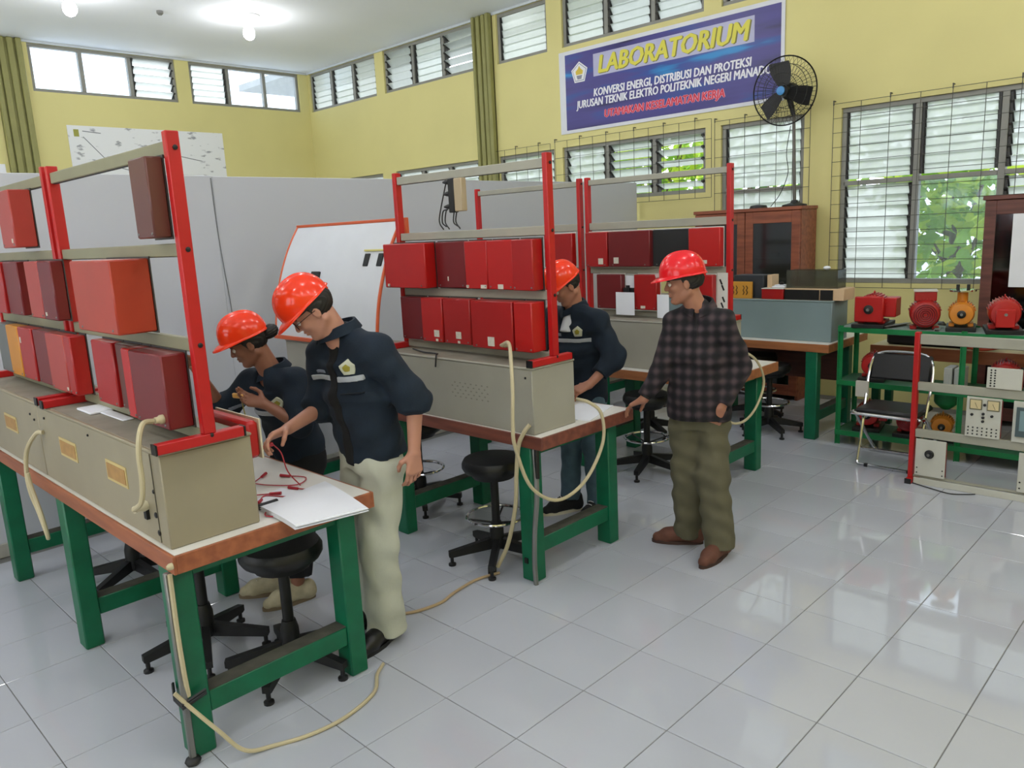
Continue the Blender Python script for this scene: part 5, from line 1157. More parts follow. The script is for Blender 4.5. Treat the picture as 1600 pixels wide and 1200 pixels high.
def helmet(c, fw, up_, mat, label, sc=0.87, strap=True, lamp_clip=False):
    """hard hat: domed shell with ridges, rain gutter, peak, rear ratchet band"""
    f, l, u = frame_of(fw, up_); c = np.array(c, float)
    e = thing('hard_hat', tuple(c), label, 'helmet', 'safety helmets')
    n, m = 56, 16; vs = []
    def rim(a): return 0.142*sc, 0.116*sc
    prof = []
    for side in (0, 1):
        off = 0.0 if side == 0 else -0.004*sc
        for i in range(m+1):
            ph = math.pi/2*i/m
            for k in range(n):
                a = 2*math.pi*k/n; ca, sa = math.cos(a), math.sin(a)
                rr = math.sin(ph)**0.86; hz = math.cos(ph)**0.92 if math.cos(ph) > 0 else 0
                A, Bq, H = 0.142*sc+off, 0.114*sc+off, 0.138*sc+off
                ridge = 0.0
                lat = abs(sa)*rr*Bq
                for cen, wd, amp in ((0.0, 0.010, 0.009), (0.036, 0.007, 0.006)):
                    ridge += amp*math.exp(-((lat-cen*sc)/(wd*sc))**2)*(1 if side == 0 else 0)*math.cos(ph*0.75)
                vs.append(c+f*(ca*rr*A)+l*(sa*rr*Bq)+u*(hz*H+ridge*sc))
    fs = []
    for side in (0, 1):
        o = side*(m+1)*n
        for i in range(m):
            for k in range(n):
                q = (o+i*n+k, o+(i+1)*n+k, o+(i+1)*n+(k+1) % n, o+i*n+(k+1) % n); fs.append(q if side == 0 else q[::-1])
    o1 = m*n; o2 = (m+1)*n+m*n
    fs += [(o1+k, o2+k, o2+(k+1) % n, o1+(k+1) % n) for k in range(n)]
    mb = MB(); mb.add(vs, fs); mb.build('shell', mat, e, 60)
    # gutter rim and peak
    vs = []
    for k in range(n):
        a = 2*math.pi*k/n; ca, sa = math.cos(a), math.sin(a); r0 = c+f*(ca*0.140*sc)+l*(sa*0.112*sc)
        pk = max(0.0, ca)**1.3; ex = 0.009+0.046*pk; dn = -0.004-0.018*pk
        out = nv(f*ca*0.114+l*sa*0.142)
        if pk > 0: out = nv(out*0.35+f*0.65*pk+out*0.65*(1-pk))
        tip = r0+out*ex*sc+u*dn*sc; mid = (r0+tip)/2+u*0.004*sc
        vs += [r0+u*0.004*sc, mid+u*0.003*sc, tip+u*0.002*sc, tip-u*0.003*sc, mid-u*0.002*sc, r0-u*0.004*sc]
    fs = [(6*k+j, 6*((k+1) % n)+j, 6*((k+1) % n)+(j+1) % 6, 6*k+(j+1) % 6) for k in range(n) for j in range(6)]
    mb = MB(); mb.add(vs, [q[::-1] for q in fs]); mb.build('brim', mat, e, 60)
    # inner head band with ratchet
    BK = M('dark_strap', (30, 28, 30), 0.6)
    vs = []
    for k in range(36):
        a = 2*math.pi*k/36
        for z, g in ((0.006, 0), (-0.022, 0), (-0.022, -0.003), (0.006, -0.003)):
            vs.append(c+f*(math.cos(a)*(0.118+g)*sc)+l*(math.sin(a)*(0.095+g)*sc)+u*z*sc)
    mb = MB(); mb.add(vs, [(4*k+j, 4*((k+1) % 36)+j, 4*((k+1) % 36)+(j+1) % 4, 4*k+(j+1) % 4) for k in range(36) for j in range(4)]); mb.build('head_band', BK, e, 60)
    MB().obox(c-f*0.124*sc-u*0.012*sc, (0.012*sc, 0.03*sc, 0.012*sc), (f, l, u), b=0.003).build('ratchet', mat, e)
    if lamp_clip: MB().obox(c+f*0.150*sc+u*0.016*sc, (0.012, 0.016, 0.012), (f, l, u), b=0.003).build('lamp_clip', M('clip_grey', (170, 160, 160), 0.4), e)
    return e
def hair_cap(name, Q, ax, parent, bun=None, front=0.035, low=-0.05, sc=1.0):
    f, l, u = ax; B = Blend()
    B.ell(Q(-0.014, 0, 0.026), ax, (0.101*sc, 0.082*sc, 0.094*sc), 0.01)
    base = B.at
    c0, c1 = Q(front, 0, 0), Q(-0.03, 0, low)
    bn_ = Blend()
    if bun is not None: bn_.ell(*bun)
    def fn(P):
        d = np.maximum(base(P), np.maximum((P-c0) @ f+0.45*np.maximum((P-Q(0, 0, 0.03)) @ -u, 0), (P-c1) @ (-u*0.9-f*0.2)))
        d = d+0.0016*np.sin((P @ l)*420+9*np.sin((P @ u)*38))
        if bun is not None: d = np.minimum(d, bn_.at(P)+0.0015*np.sin((P @ u)*500))
        return d
    cen = Q(-0.02, 0, 0.0)
    return grow(fn, name, M('black_hair', (24, 20, 18), 0.55, var=0.3, scale=60), parent, cen-0.17, cen+0.17, 0.004)
def shoe(foot, d, mat, sole, parent, L=0.27, hi=0.0, name='shoe'):
    """foot: ankle point projected on the floor; d: the way the toes point"""
    d = nv((d[0], d[1], 0)); s = np.array([-d[1], d[0], 0]); F = np.array([foot[0], foot[1], 0.0]); up_ = np.array([0, 0, 1.0])
    B = Blend()
    heel, ball, toe = F-d*0.055, F+d*(L*0.42), F+d*(L*0.62)
    B.cone(heel+up_*0.045, heel+up_*(0.075+hi), 0.036, 0.036, 0.02).cone(heel+up_*0.045, ball+up_*0.042, 0.036, 0.040, 0.03).cone(ball+up_*0.038, toe+up_*0.030, 0.042, 0.031, 0.02)
    B.cone(F+d*0.0+up_*(0.085+hi), ball+up_*0.055, 0.036, 0.030, 0.03)
    B.clip(F+up_*0.012, -up_)
    lo, hi_ = bbox([heel, toe, heel+up_*(0.14+hi)], 0.06)
    o = grow(B, name, mat, parent, lo, hi_, 0.006)
    n = 20; pts = []
    for k in range(n):
        a = 2*math.pi*k/n; w = 0.041+0.004*math.cos(a); x = math.cos(a); y = math.sin(a)
        cx = (heel+toe)/2; hl = np.linalg.norm(toe-heel)/2+0.036
        pts.append(((x if abs(x) < 1 else x)*hl, y*w*(1.0 if x > -0.3 else 0.86)))
    mb = MB(); c = Vector((heel+toe)/2); mb.prism(pts, c, Vector(d), Vector(s), (0, 0, 0.020)); mb.build('sole', sole, o)
    if name == 'lace_shoe':
        for i in range(4):
            p = F+d*(0.045+0.022*i)+up_*(0.118+hi*0.4-0.014*i); MB().tube([p-s*0.020, p+up_*0.004, p+s*0.020], 0.0025, 5).build('lace', PAPER, o)
    return o
def patch(bl, region, name, mat, parent, c, ext, h=0.0035, lift=0.004):
    """thin piece that follows the cloth: the cloth swollen by lift, kept only inside the region"""
    c = np.array(c, float)
    return grow(lambda P: np.maximum(bl.at(P)-lift, region(P)), name, mat, parent, c-ext, c+ext, h)
def boxreg(c, ax, half):
    c = np.array(c, float); A = np.array([nv(a) for a in ax]); hh = np.array(half)
    return lambda P: (np.abs((P-c) @ A.T)-hh).max(-1)
def pentreg(c, ax, r, depth):
    c = np.array(c, float); A = np.array([nv(a) for a in ax])
    def fn(P):
        q = (P-c) @ A.T; d = np.abs(q[..., 2])-depth
        for k in range(5):
            a = 2*math.pi*k/5+math.pi/2+math.pi/5; d = np.maximum(d, q[..., 0]*math.cos(a)+q[..., 1]*math.sin(a)-r)
        return d
    return fn
def skin(name, col):
    m = M(name, col, 0.5, var=0.05, scale=14)
    b = m.node_tree.nodes['Principled BSDF']; b.inputs['Subsurface Weight'].default_value = 0.08; b.inputs['Subsurface Radius'].default_value = (0.01, 0.004, 0.002)
    return m
HARD = M('orange_red_helmet_plastic', (244, 60, 24), 0.16, var=0.02, spec=0.5)
HARDR = M('red_helmet_plastic', (226, 30, 38), 0.18, var=0.02, spec=0.45)
NAVY = M('navy_workshirt', (7, 26, 42), 0.85, var=0.14, scale=18, bump=0.25)
STRIPE = M('silver_reflective_tape', (168, 172, 178), 0.5, var=0.05)
BADGE = M('badge_cream', (196, 198, 176), 0.6, var=0.05); BADGEY = M('badge_olive', (150, 140, 44), 0.6, var=0.1)
def uniform_marks(S, parent, O, F_, L_, U_, badge, stripe_z, half, name_z=None, placket=None, w=0.15, seam=None):
    """reflective chest tape, crest, name strip and front placket laid on the shirt; F_ front way, L_ wearer's left, U_ along the spine"""
    O = np.array(O, float)
    patch(S, boxreg(O+U_*stripe_z+F_*0.12, (L_, U_, F_), (half, 0.0125, 0.13)), 'chest_tape', STRIPE, parent, O+U_*stripe_z+F_*0.1, 0.26, 0.005, 0.004)
    patch(S, pentreg(O+L_*badge[0]+U_*badge[1]+F_*0.12, (L_, U_, F_), 0.030, 0.13), 'crest', BADGE, parent, O+L_*badge[0]+U_*badge[1]+F_*0.08, 0.15, 0.003, 0.004)
    patch(S, pentreg(O+L_*badge[0]+U_*badge[1]+F_*0.12, (L_, U_, F_), 0.015, 0.13), 'crest_centre', BADGEY, parent, O+L_*badge[0]+U_*badge[1]+F_*0.08, 0.13, 0.003, 0.006)
    if name_z: patch(S, boxreg(O-L_*0.09+U_*name_z+F_*0.12, (L_, U_, F_), (0.045, 0.010, 0.13)), 'name_strip', M('name_strip', (120, 126, 140), 0.6, var=0.2, scale=120), parent, O-L_*0.09+U_*name_z+F_*0.08, 0.16, 0.004, 0.004)
def collar(pts, hgt, thick, mat, parent, up_):
    """turned-down collar: a band swept round the neck and folded outward"""
    P = bez(pts, 6); n = len(P); mb = MB(); vs = []
    c = sum(P, Vector())/n; up_ = Vector(up_)
    for p in P:
        o = (p-c); o -= up_*o.dot(up_); o.normalize()
        vs += [p, p+up_*hgt, p+up_*hgt+o*0.010, p+o*0.030-up_*hgt*0.35, p+o*0.024-up_*hgt*0.4, p+up_*hgt*0.8+o*0.005]
    fs = [(6*i+j, 6*i+6+j, 6*i+6+(j+1) % 6, 6*i+(j+1) % 6) for i in range(n-1) for j in range(6)]
    fs += [tuple(range(6))[::-1], tuple(6*(n-1)+j for j in range(6))]
    mb.add(vs, fs); return mb.build('collar', mat, parent, 50)
A_ = lambda *x: np.array(x, float)
UPZ = A_(0, 0, 1)

def person(label, base): return thing('person', base, label, 'person', 'people in the lab')
# ------------------------------------------------ bent man in the cream trousers
pe = person('person bending in dark blue work shirt and cream trousers, holding a red plug', (-1.42, -0.25, 0))
SK = skin('light_brown_skin', (182, 130, 108))
hip, nk = A_(-1.40, -0.25, 0.93), A_(-1.42, -0.345, 1.475)
shL, shR = A_(-1.235, -0.295, 1.385), A_(-1.58, -0.335, 1.36)
elL, wrL = A_(-1.125, -0.195, 1.17), A_(-1.115, -0.225, 0.955)
elR, wrR = A_(-1.605, -0.36, 1.115), A_(-1.545, -0.565, 1.07)
hd, hf, hu = A_(-1.462, -0.447, 1.575), A_(-0.34, -0.66, -0.62), A_(-0.2, -0.45, 0.85)
B = Blend(); Q, ax = head_parts(B, hd, hf, hu, nk+A_(0, 0.01, -0.06))
F_, L_ = A_(0.02, -1, 0), A_(1, 0.02, 0)
B.econe(hip, (shL+shR)/2-UPZ*0.08, L_, 0.13, 0.11, 0.07, 0.06, 0.03).cone(shL, shR, 0.045, 0.045, 0.03)
for s_, e_, w_ in ((shL, elL, wrL), (shR, elR, wrR)): B.chain([s_, e_, w_], [0.046, 0.038, 0.026], 0.02)
hand_parts(B, wrL, (0.03, -0.10, -1), (-1, 0.2, 0), (0.1, -1, -0.2), (0.45, 0.55, 0.6, 0.6), 0.0, 1.0, 0.4)
hand_parts(B, wrR, (0.02, -1, -0.18), (0.5, -0.1, -0.85), (0.85, -0.1, 0.5), (0.55, 0.65, 0.75, 0.8), 0.0, 1.0, 0.75)
fL, fR = A_(-1.375, -0.255, 0.085), A_(-1.56, -0.19, 0.085)
kL, kR = A_(-1.335, -0.30, 0.50), A_(-1.53, -0.25, 0.50)
for h_, k_, f_ in ((hip+L_*0.085, kL, fL), (hip-L_*0.085, kR, fR)): B.chain([h_, k_, f_], [0.075, 0.052, 0.036], 0.03)
grow(B, 'body', SK, pe, *bbox([hip, nk, shL, shR, elL, wrL, elR, wrR, hd, hd+A_(0, 0, 0.05), fL, fR, wrR+A_(0, -0.15, -0.05), wrL-UPZ*0.16], 0.13), 0.0045)
eyes(Q, ax, pe); hair_cap('hair', Q, ax, pe, None, 0.02, -0.052)
gl_ = MB()
for sg in (-1, 1):
    gl_.ring(Q(0.093, 0.032*sg, 0.0), ax[0], 0.021, 0.0016, 20, 5); gl_.tube([Q(0.088, 0.053*sg, 0.004), Q(0.03, 0.079*sg, 0.004), Q(-0.01, 0.082*sg, 0.0)], 0.0016, 5)
gl_.tube([Q(0.094, 0.011, 0.004), Q(0.094, -0.011, 0.004)], 0.0016, 5); gl_.build('glasses', BLACK, pe)
S = Blend()
S.econe(hip-UPZ*0.02+A_(0, 0.01, 0), A_(-1.405, -0.285, 1.22), L_, 0.185, 0.185, 0.125, 0.125, 0.05).econe(A_(-1.405, -0.285, 1.2), (shL+shR)/2+A_(0, 0.0, -0.02), L_, 0.185, 0.16, 0.125, 0.10, 0.05)
S.cone(shL, shR, 0.070, 0.066, 0.06).cone(shR, nk+A_(-0.03, 0.01, -0.03), 0.062, 0.058, 0.05).cone(shL, nk+A_(0.03, 0.02, -0.03), 0.066, 0.058, 0.05)
S.chain([shL, elL, elL+(wrL-elL)*0.18], [0.072, 0.066, 0.064], 0.045, True).chain([shR, elR, elR+(wrR-elR)*0.22], [0.070, 0.062, 0.058], 0.045, True)
S.ell(nk+A_(-0.025, -0.075, 0.0), (L_, F_, UPZ), (0.05, 0.07, 0.05), 0.03, -1)
S.clip(hip-UPZ*0.045, nv(A_(-0.12, -0.1, -1)))
S.folds(0.003, [(A_(22, 14, 30), 0.3), (A_(-30, 10, 18), 1.2), (A_(12, -40, 26), 2.0), (A_(8, 30, -55), 0.7)])
grow(S, 'work_shirt', NAVY, pe, *bbox([hip-UPZ*0.1, nk, shL, shR, elL, elR, elR+(wrR-elR)*0.25, elL-UPZ*0.1], 0.14), 0.0075)
Us = nv(nk-hip); Fs = nv(F_-Us*(F_ @ Us)); Ls = np.cross(Us, Fs); Ls = Ls if Ls @ L_ > 0 else -Ls
Oc = A_(-1.405, -0.29, 1.22)
patch(S, boxreg(Oc-Us*0.02+Fs*0.12, (Ls, Us, Fs), (0.028, 0.32, 0.14)), 'open_front', M('black_tshirt', (6, 6, 8), 0.9), pe, Oc+Fs*0.08, 0.34, 0.005, 0.005)
for sg in (-1, 1): patch(S, boxreg(Oc+Ls*0.095*sg+Us*0.075+Fs*0.12, (Ls, Us, Fs), (0.062, 0.012, 0.13)), 'chest_tape', STRIPE, pe, Oc+Ls*0.095*sg+Us*0.075+Fs*0.08, 0.17, 0.004, 0.006)
patch(S, boxreg(Oc-Ls*0.09+Us*0.103+Fs*0.12, (Ls, Us, Fs), (0.03, 0.008, 0.13)), 'name_strip', M('name_strip', (120, 126, 140), 0.6, var=0.2, scale=120), pe, Oc-Ls*0.09+Us*0.103+Fs*0.08, 0.16, 0.004, 0.004)
patch(S, pentreg(Oc+Ls*0.105+Us*0.125+Fs*0.12, (Ls, Us, Fs), 0.030, 0.13), 'crest', BADGE, pe, Oc+Ls*0.105+Us*0.125+Fs*0.08, 0.16, 0.003, 0.005)
patch(S, pentreg(Oc+Ls*0.105+Us*0.125+Fs*0.12, (Ls, Us, Fs), 0.015, 0.13), 'crest_centre', BADGEY, pe, Oc+Ls*0.105+Us*0.125+Fs*0.08, 0.14, 0.003, 0.007)
patch(S, boxreg(Oc+Ls*0.10+Us*0.012+Fs*0.12, (Ls, Us, Fs), (0.055, 0.0035, 0.13)), 'pocket_flap', M('dark_seam_cloth', (3, 14, 24), 0.9), pe, Oc+Ls*0.10+Us*0.012+Fs*0.08, 0.16, 0.0035, 0.004)
collar([nk+A_(-0.02, -0.06, -0.03), nk+A_(0.055, -0.03, 0.0), nk+A_(0.06, 0.035, 0.02), nk+A_(0.0, 0.07, 0.025), nk+A_(-0.06, 0.03, 0.01), nk+A_(-0.06, -0.035, -0.015), nk+A_(-0.04, -0.065, -0.035)], 0.03, 0.004, NAVY, pe, Us)
Tq = Blend()
Tq.econe(hip-UPZ*0.08, hip+UPZ*0.04, L_, 0.155, 0.15, 0.115, 0.11, 0.04)
Tq.chain([hip+L_*0.08-UPZ*0.06, kL, fL+A_(0.0, -0.005, -0.035)], [0.098, 0.088, 0.094], 0.04, True).chain([hip-L_*0.08-UPZ*0.06, kR, fR+A_(0, 0, -0.035)], [0.098, 0.088, 0.088], 0.04, True)
Tq.folds(0.004, [(A_(40, 25, 7), 0.5), (A_(-46, 30, 11), 1.0), (A_(10, 12, 36), 2.2)])
grow(Tq, 'trousers', M('cream_cotton', (186, 188, 172), 0.85, var=0.06, scale=10, bump=0.15), pe, *bbox([hip, fL, fR, kL], 0.16), 0.008)
shoe((-1.37, -0.27), (0.25, -0.97), M('black_leather', (18, 17, 18), 0.4), BLACK, pe, 0.28); shoe((-1.56, -0.19), (-0.1, -1), MATS['black_leather'], BLACK, pe, 0.28)
helmet(np.array(Q(0.0, 0, 0.042)), hf, hu, HARD, 'orange-red hard hat on the taller bent figure, tipped far forward')
tl = thing('test_plug', (-1.53, -0.69, 1.03), 'red plug with thin lead held in the bent man\'s fingers', 'plug')
pc = wrR+A_(0.02, -0.125, -0.045)
MB().cyl(tuple(pc+A_(0, 0.03, 0.0)), tuple(pc+A_(0, -0.05, -0.01)), 0.010, 0.007, n=10).build('plug_body', TLR, tl)
MB().tube(bez([tuple(pc+A_(0, 0.03, 0)), tuple(pc+A_(0.03, 0.05, -0.04)), tuple(pc+A_(0.05, 0.06, -0.12)), (-1.47, -0.58, 0.829)], 6), 0.0028, 5).build('wire', TLR, tl)
# ------------------------------------------------ shorter figure with a bun
pe = person('person with hair bun in dark blue work shirt behind the nearest rack', (-2.12, -0.22, 0))
SK2 = skin('brown_skin', (140, 92, 70))
hip, nk = A_(-2.13, -0.205, 0.83), A_(-2.11, -0.315, 1.245)
shL, shR = A_(-1.965, -0.27, 1.175), A_(-2.265, -0.345, 1.165)
elL, wrL = A_(-1.87, -0.33, 0.99), A_(-2.005, -0.425, 1.095)
elR, wrR = A_(-2.365, -0.475, 1.03), A_(-2.335, -0.585, 1.235)
hd, hf, hu = A_(-2.148, -0.405, 1.385), A_(-0.45, -0.78, -0.42), A_(-0.12, -0.36, 0.9)
B = Blend(); Q, ax = head_parts(B, hd, hf, hu, nk+A_(0, 0.01, -0.05), 0.97)
F_, L_ = nv(A_(-0.15, -0.98, 0)), nv(A_(0.98, 0.15, 0))
B.econe(hip, (shL+shR)/2-UPZ*0.06, L_, 0.12, 0.10, 0.07, 0.055, 0.03).cone(shL, shR, 0.038, 0.038, 0.03)
for s_, e_, w_ in ((shL, elL, wrL), (shR, elR, wrR)): B.chain([s_, e_, w_], [0.04, 0.035, 0.024], 0.02)
hand_parts(B, wrL, (-0.75, -0.55, 0.25), (0.2, -0.5, 0.6), (-0.2, -0.2, 1), (0.45, 0.6, 0.7, 0.75), 0, 0.92, 0.5)
hand_parts(B, wrR, (0.05, -0.45, 0.9), (0.3, -0.8, -0.2), (0.9, 0.2, 0.3), (0.4, 0.5, 0.6, 0.6), 0, 0.92, 0.5)
fL, fR = A_(-2.06, -0.33, 0.09), A_(-2.25, -0.36, 0.09); kL, kR = A_(-2.05, -0.27, 0.46), A_(-2.22, -0.30, 0.46)
for h_, k_, f_ in ((hip+L_*0.075, kL, fL), (hip-L_*0.075, kR, fR)): B.chain([h_, k_, f_], [0.07, 0.048, 0.034], 0.03)
grow(B, 'body', SK2, pe, *bbox([hip, nk, shL, shR, elL, elR, wrR, wrR+A_(0, -0.1, 0.15), hd, hd+UPZ*0.05, fL, fR, wrL+A_(-0.12, -0.1, 0)], 0.13), 0.0045)
eyes(Q, ax, pe, 0.97)
hair_cap('hair', Q, ax, pe, (Q(-0.122, 0.01, 0.0), ax, (0.045, 0.042, 0.036), 0.01), 0.03, -0.06, 0.97)
S = Blend()
S.econe(hip-UPZ*0.05, A_(-2.12, -0.255, 1.06), L_, 0.165, 0.16, 0.125, 0.12, 0.05).econe(A_(-2.12, -0.255, 1.04), (shL+shR)/2-UPZ*0.01, L_, 0.16, 0.135, 0.12, 0.088, 0.05)
S.cone(shL, shR, 0.060, 0.060, 0.05).cone(shR, nk-UPZ*0.03, 0.055, 0.052, 0.05).cone(shL, nk-UPZ*0.03, 0.055, 0.052, 0.05)
S.chain([shL, elL, elL+(wrL-elL)*0.15], [0.066, 0.06, 0.058], 0.04, True).chain([shR, elR, elR+(wrR-elR)*0.3], [0.066, 0.062, 0.056], 0.04, True)
S.ell(nk+F_*0.075-UPZ*0.02, (L_, F_, UPZ), (0.04, 0.07, 0.085), 0.02, -1)
S.clip(hip-UPZ*0.10, -UPZ)
S.folds(0.0028, [(A_(22, 14, 30), 0.9), (A_(-30, 10, 18), 0.2), (A_(12, -40, 26), 1.0), (A_(8, 30, -55), 2.7)])
grow(S, 'work_shirt', NAVY, pe, *bbox([hip-UPZ*0.12, nk, shL, shR, elL, elR, elR+(wrR-elR)*0.3], 0.13), 0.0075)
Us = nv(nk-hip); Fs = nv(F_-Us*(F_ @ Us)); Ls = np.cross(Us, Fs); Ls = Ls if Ls @ L_ > 0 else -Ls
Oc = A_(-2.12, -0.255, 1.06)
uniform_marks(S, pe, Oc, Fs, Ls, Us, (0.105, 0.045), 0.0, 0.13, 0.03)
collar([nk+F_*0.045-L_*0.02-UPZ*0.05, nk+L_*0.045+F_*0.02-UPZ*0.01, nk+L_*0.055-F_*0.03+UPZ*0.01, nk-F_*0.065+UPZ*0.02, nk-L_*0.055-F_*0.03+UPZ*0.01, nk-L_*0.045+F_*0.02-UPZ*0.01, nk+F_*0.05-L_*0.03-UPZ*0.05], 0.028, 0.004, NAVY, pe, Us)
Tq = Blend(); Tq.econe(hip-UPZ*0.12, hip, L_, 0.145, 0.14, 0.11, 0.10, 0.04)
Tq.chain([hip+L_*0.075-UPZ*0.06, kL, fL+UPZ*0.06], [0.092, 0.08, 0.08], 0.04, True).chain([hip-L_*0.075-UPZ*0.06, kR, fR+UPZ*0.06], [0.092, 0.08, 0.08], 0.04, True)
Tq.folds(0.002, [(A_(40, 25, 9), 0.5), (A_(-26, 30, 16), 1.0)])
grow(Tq, 'trousers', M('black_cotton', (9, 11, 16), 0.9, var=0.1), pe, *bbox([hip, fL, fR, kL], 0.15), 0.009)
SB = M('beige_suede', (176, 166, 138), 0.8, var=0.12, scale=30)
shoe((-2.06, -0.33), (-0.25, -0.97), SB, M('gum_sole', (120, 104, 80), 0.7), pe, 0.25, 0.0, 'lace_shoe'); shoe((-2.25, -0.36), (-0.55, -0.83), SB, MATS['gum_sole'], pe, 0.25, 0.0, 'lace_shoe')
helmet(np.array(Q(0.0, 0, 0.042)), nv(hf+A_(0, 0, 0.12)), hu, HARD, 'orange-red hard hat on the shorter figure with the hair bun', 0.86)
solo(MB().obox(tuple(wrL+A_(-0.10, -0.085, 0.045)), (0.028, 0.008, 0.012), (nv(A_(-0.8, -0.5, 0.1)), nv(A_(0.5, -0.8, 0)), (0, 0, 1)), b=0.004), 'yellow_connector', M('amber_plastic', (212, 160, 84), 0.4), 'small amber connector pinched by the figure with the bun', 'connector')
solo(MB().tube(bez([tuple(wrL+A_(-0.08, -0.08, 0.03)), (-2.06, -0.50, 1.0), (-2.05, -0.49, 0.93), (-2.08, -0.52, 0.86), (-2.10, -0.55, 0.827)], 6), 0.003, 5), 'yellow_wire', M('olive_wire', (150, 140, 70), 0.5), 'thin yellowish wire hanging from the amber connector', 'wire')
# ------------------------------------------------ man behind the middle bench
pe = person('person with white undershirt in dark blue work shirt behind the middle bench', (-1.70, 1.64, 0))
hip, nk = A_(-1.70, 1.65, 0.87), A_(-1.71, 1.585, 1.375)
shL, shR = A_(-1.54, 1.60, 1.285), A_(-1.88, 1.57, 1.285)
elL, wrL = A_(-1.405, 1.60, 1.06), A_(-1.475, 1.435, 0.92)
elR, wrR = A_(-1.98, 1.50, 1.06), A_(-1.87, 1.37, 0.92)
hd, hf, hu = A_(-1.725, 1.525, 1.51), A_(-0.42, -0.72, -0.52), A_(-0.16, -0.4, 0.9)
B = Blend(); Q, ax = head_parts(B, hd, hf, hu, nk+A_(0, 0.01, -0.06))
F_, L_ = A_(0, -1, 0), A_(1, 0, 0)
B.econe(hip, (shL+shR)/2-UPZ*0.08, L_, 0.13, 0.11, 0.07, 0.055, 0.03).cone(shL, shR, 0.045, 0.045, 0.03)
for s_, e_, w_ in ((shL, elL, wrL), (shR, elR, wrR)): B.chain([s_, e_, w_], [0.045, 0.037, 0.026], 0.02)
hand_parts(B, wrL, (-0.55, -0.75, -0.35), (-0.4, 0.2, -0.9), (-0.7, 0.6, 0.3), (0.35, 0.45, 0.5, 0.55), 0, 1.0, 0.6)
hand_parts(B, wrR, (0.5, -0.75, -0.4), (0.4, 0.2, -0.9), (0.7, 0.6, 0.3), (0.35, 0.45, 0.5, 0.55), 0, 1.0, 0.6)
fL, fR = A_(-1.58, 1.60, 0.085), A_(-1.77, 1.56, 0.085); kL, kR = A_(-1.59, 1.60, 0.47), A_(-1.76, 1.58, 0.47)
for h_, k_, f_ in ((hip+L_*0.08, kL, fL), (hip-L_*0.08, kR, fR)): B.chain([h_, k_, f_], [0.075, 0.05, 0.035], 0.03)
grow(B, 'body', skin('mid_brown_skin', (168, 114, 90)), pe, *bbox([hip, nk, shL, shR, elL, elR, wrR, wrL, hd, hd+UPZ*0.05, fL, fR, wrL+A_(-0.1, -0.12, -0.05), wrR+A_(0.1, -0.12, -0.05)], 0.13), 0.0045)
eyes(Q, ax, pe); hair_cap('hair', Q, ax, pe, None, 0.02, -0.04)
S = Blend()
S.econe(hip-UPZ*0.12, A_(-1.70, 1.62, 1.12), L_, 0.17, 0.175, 0.12, 0.125, 0.05).econe(A_(-1.70, 1.62, 1.1), (shL+shR)/2-UPZ*0.01, L_, 0.175, 0.15, 0.125, 0.092, 0.05)
S.cone(shL, shR, 0.066, 0.066, 0.05).cone(shR, nk-UPZ*0.03, 0.06, 0.056, 0.05).cone(shL, nk-UPZ*0.03, 0.06, 0.056, 0.05)
S.chain([shL, elL, elL+(wrL-elL)*0.62], [0.072, 0.066, 0.055], 0.04, True).chain([shR, elR, elR+(wrR-elR)*0.6], [0.072, 0.066, 0.055], 0.04, True)
S.ell(nk+A_(-0.01, -0.085, -0.03), (L_, F_, UPZ), (0.045, 0.06, 0.085), 0.02, -1)
S.clip(hip-UPZ*0.16, -UPZ)
S.folds(0.003, [(A_(22, 14, 30), 1.9), (A_(-30, 10, 18), 2.2), (A_(12, -40, 26), 0.4), (A_(8, 30, -55), 1.7)])
grow(S, 'work_shirt', NAVY, pe, *bbox([hip-UPZ*0.18, nk, shL, shR, elL, elR, elL+(wrL-elL)*0.65], 0.13), 0.0075)
Us = nv(nk-hip); Fs = nv(F_-Us*(F_ @ Us)); Ls = L_
Oc = A_(-1.70, 1.62, 1.14)
uniform_marks(S, pe, Oc, Fs, Ls, Us, (0.085, 0.10), 0.04, 0.155, 0.075)
U2 = Blend(); U2.econe(nk-UPZ*0.16+A_(0, -0.02, 0), nk-UPZ*0.02, L_, 0.06, 0.052, 0.10, 0.055, 0.02); grow(U2, 'undershirt', M('white_cotton', (204, 206, 210), 0.9), pe, nk-0.22, nk+0.1, 0.006)
collar([nk+A_(-0.02, -0.06, -0.05), nk+A_(0.05, -0.03, -0.01), nk+A_(0.06, 0.03, 0.01), nk+A_(0.0, 0.07, 0.02), nk+A_(-0.06, 0.03, 0.01), nk+A_(-0.05, -0.03, -0.01), nk+A_(-0.02, -0.065, -0.055)], 0.03, 0.004, NAVY, pe, Us)
Tq = Blend(); Tq.econe(hip-UPZ*0.15, hip+UPZ*0.02, L_, 0.145, 0.14, 0.11, 0.10, 0.04)
Tq.chain([hip+L_*0.08-UPZ*0.06, kL, fL], [0.088, 0.072, 0.062], 0.035, True).chain([hip-L_*0.08-UPZ*0.06, kR, fR], [0.088, 0.072, 0.062], 0.035, True)
Tq.folds(0.0022, [(A_(40, 25, 9), 0.5), (A_(-26, 30, 46), 1.0)])
grow(Tq, 'jeans', M('grey_blue_denim', (78, 102, 116), 0.85, var=0.14, scale=16, bump=0.2), pe, *bbox([hip, fL, fR], 0.15), 0.008)
CV = M('black_canvas', (22, 22, 26), 0.8); WS = M('cream_rubber', (206, 200, 176), 0.5)
shoe((-1.77, 1.55), (-0.45, -0.9), CV, WS, pe, 0.27, 0.02, 'lace_shoe'); shoe((-1.58, 1.60), (0.1, -1), CV, WS, pe, 0.27, 0.02, 'lace_shoe')
helmet(np.array(Q(0.0, 0, 0.042)), hf, hu, HARD, 'orange hard hat on the man behind the middle bench')
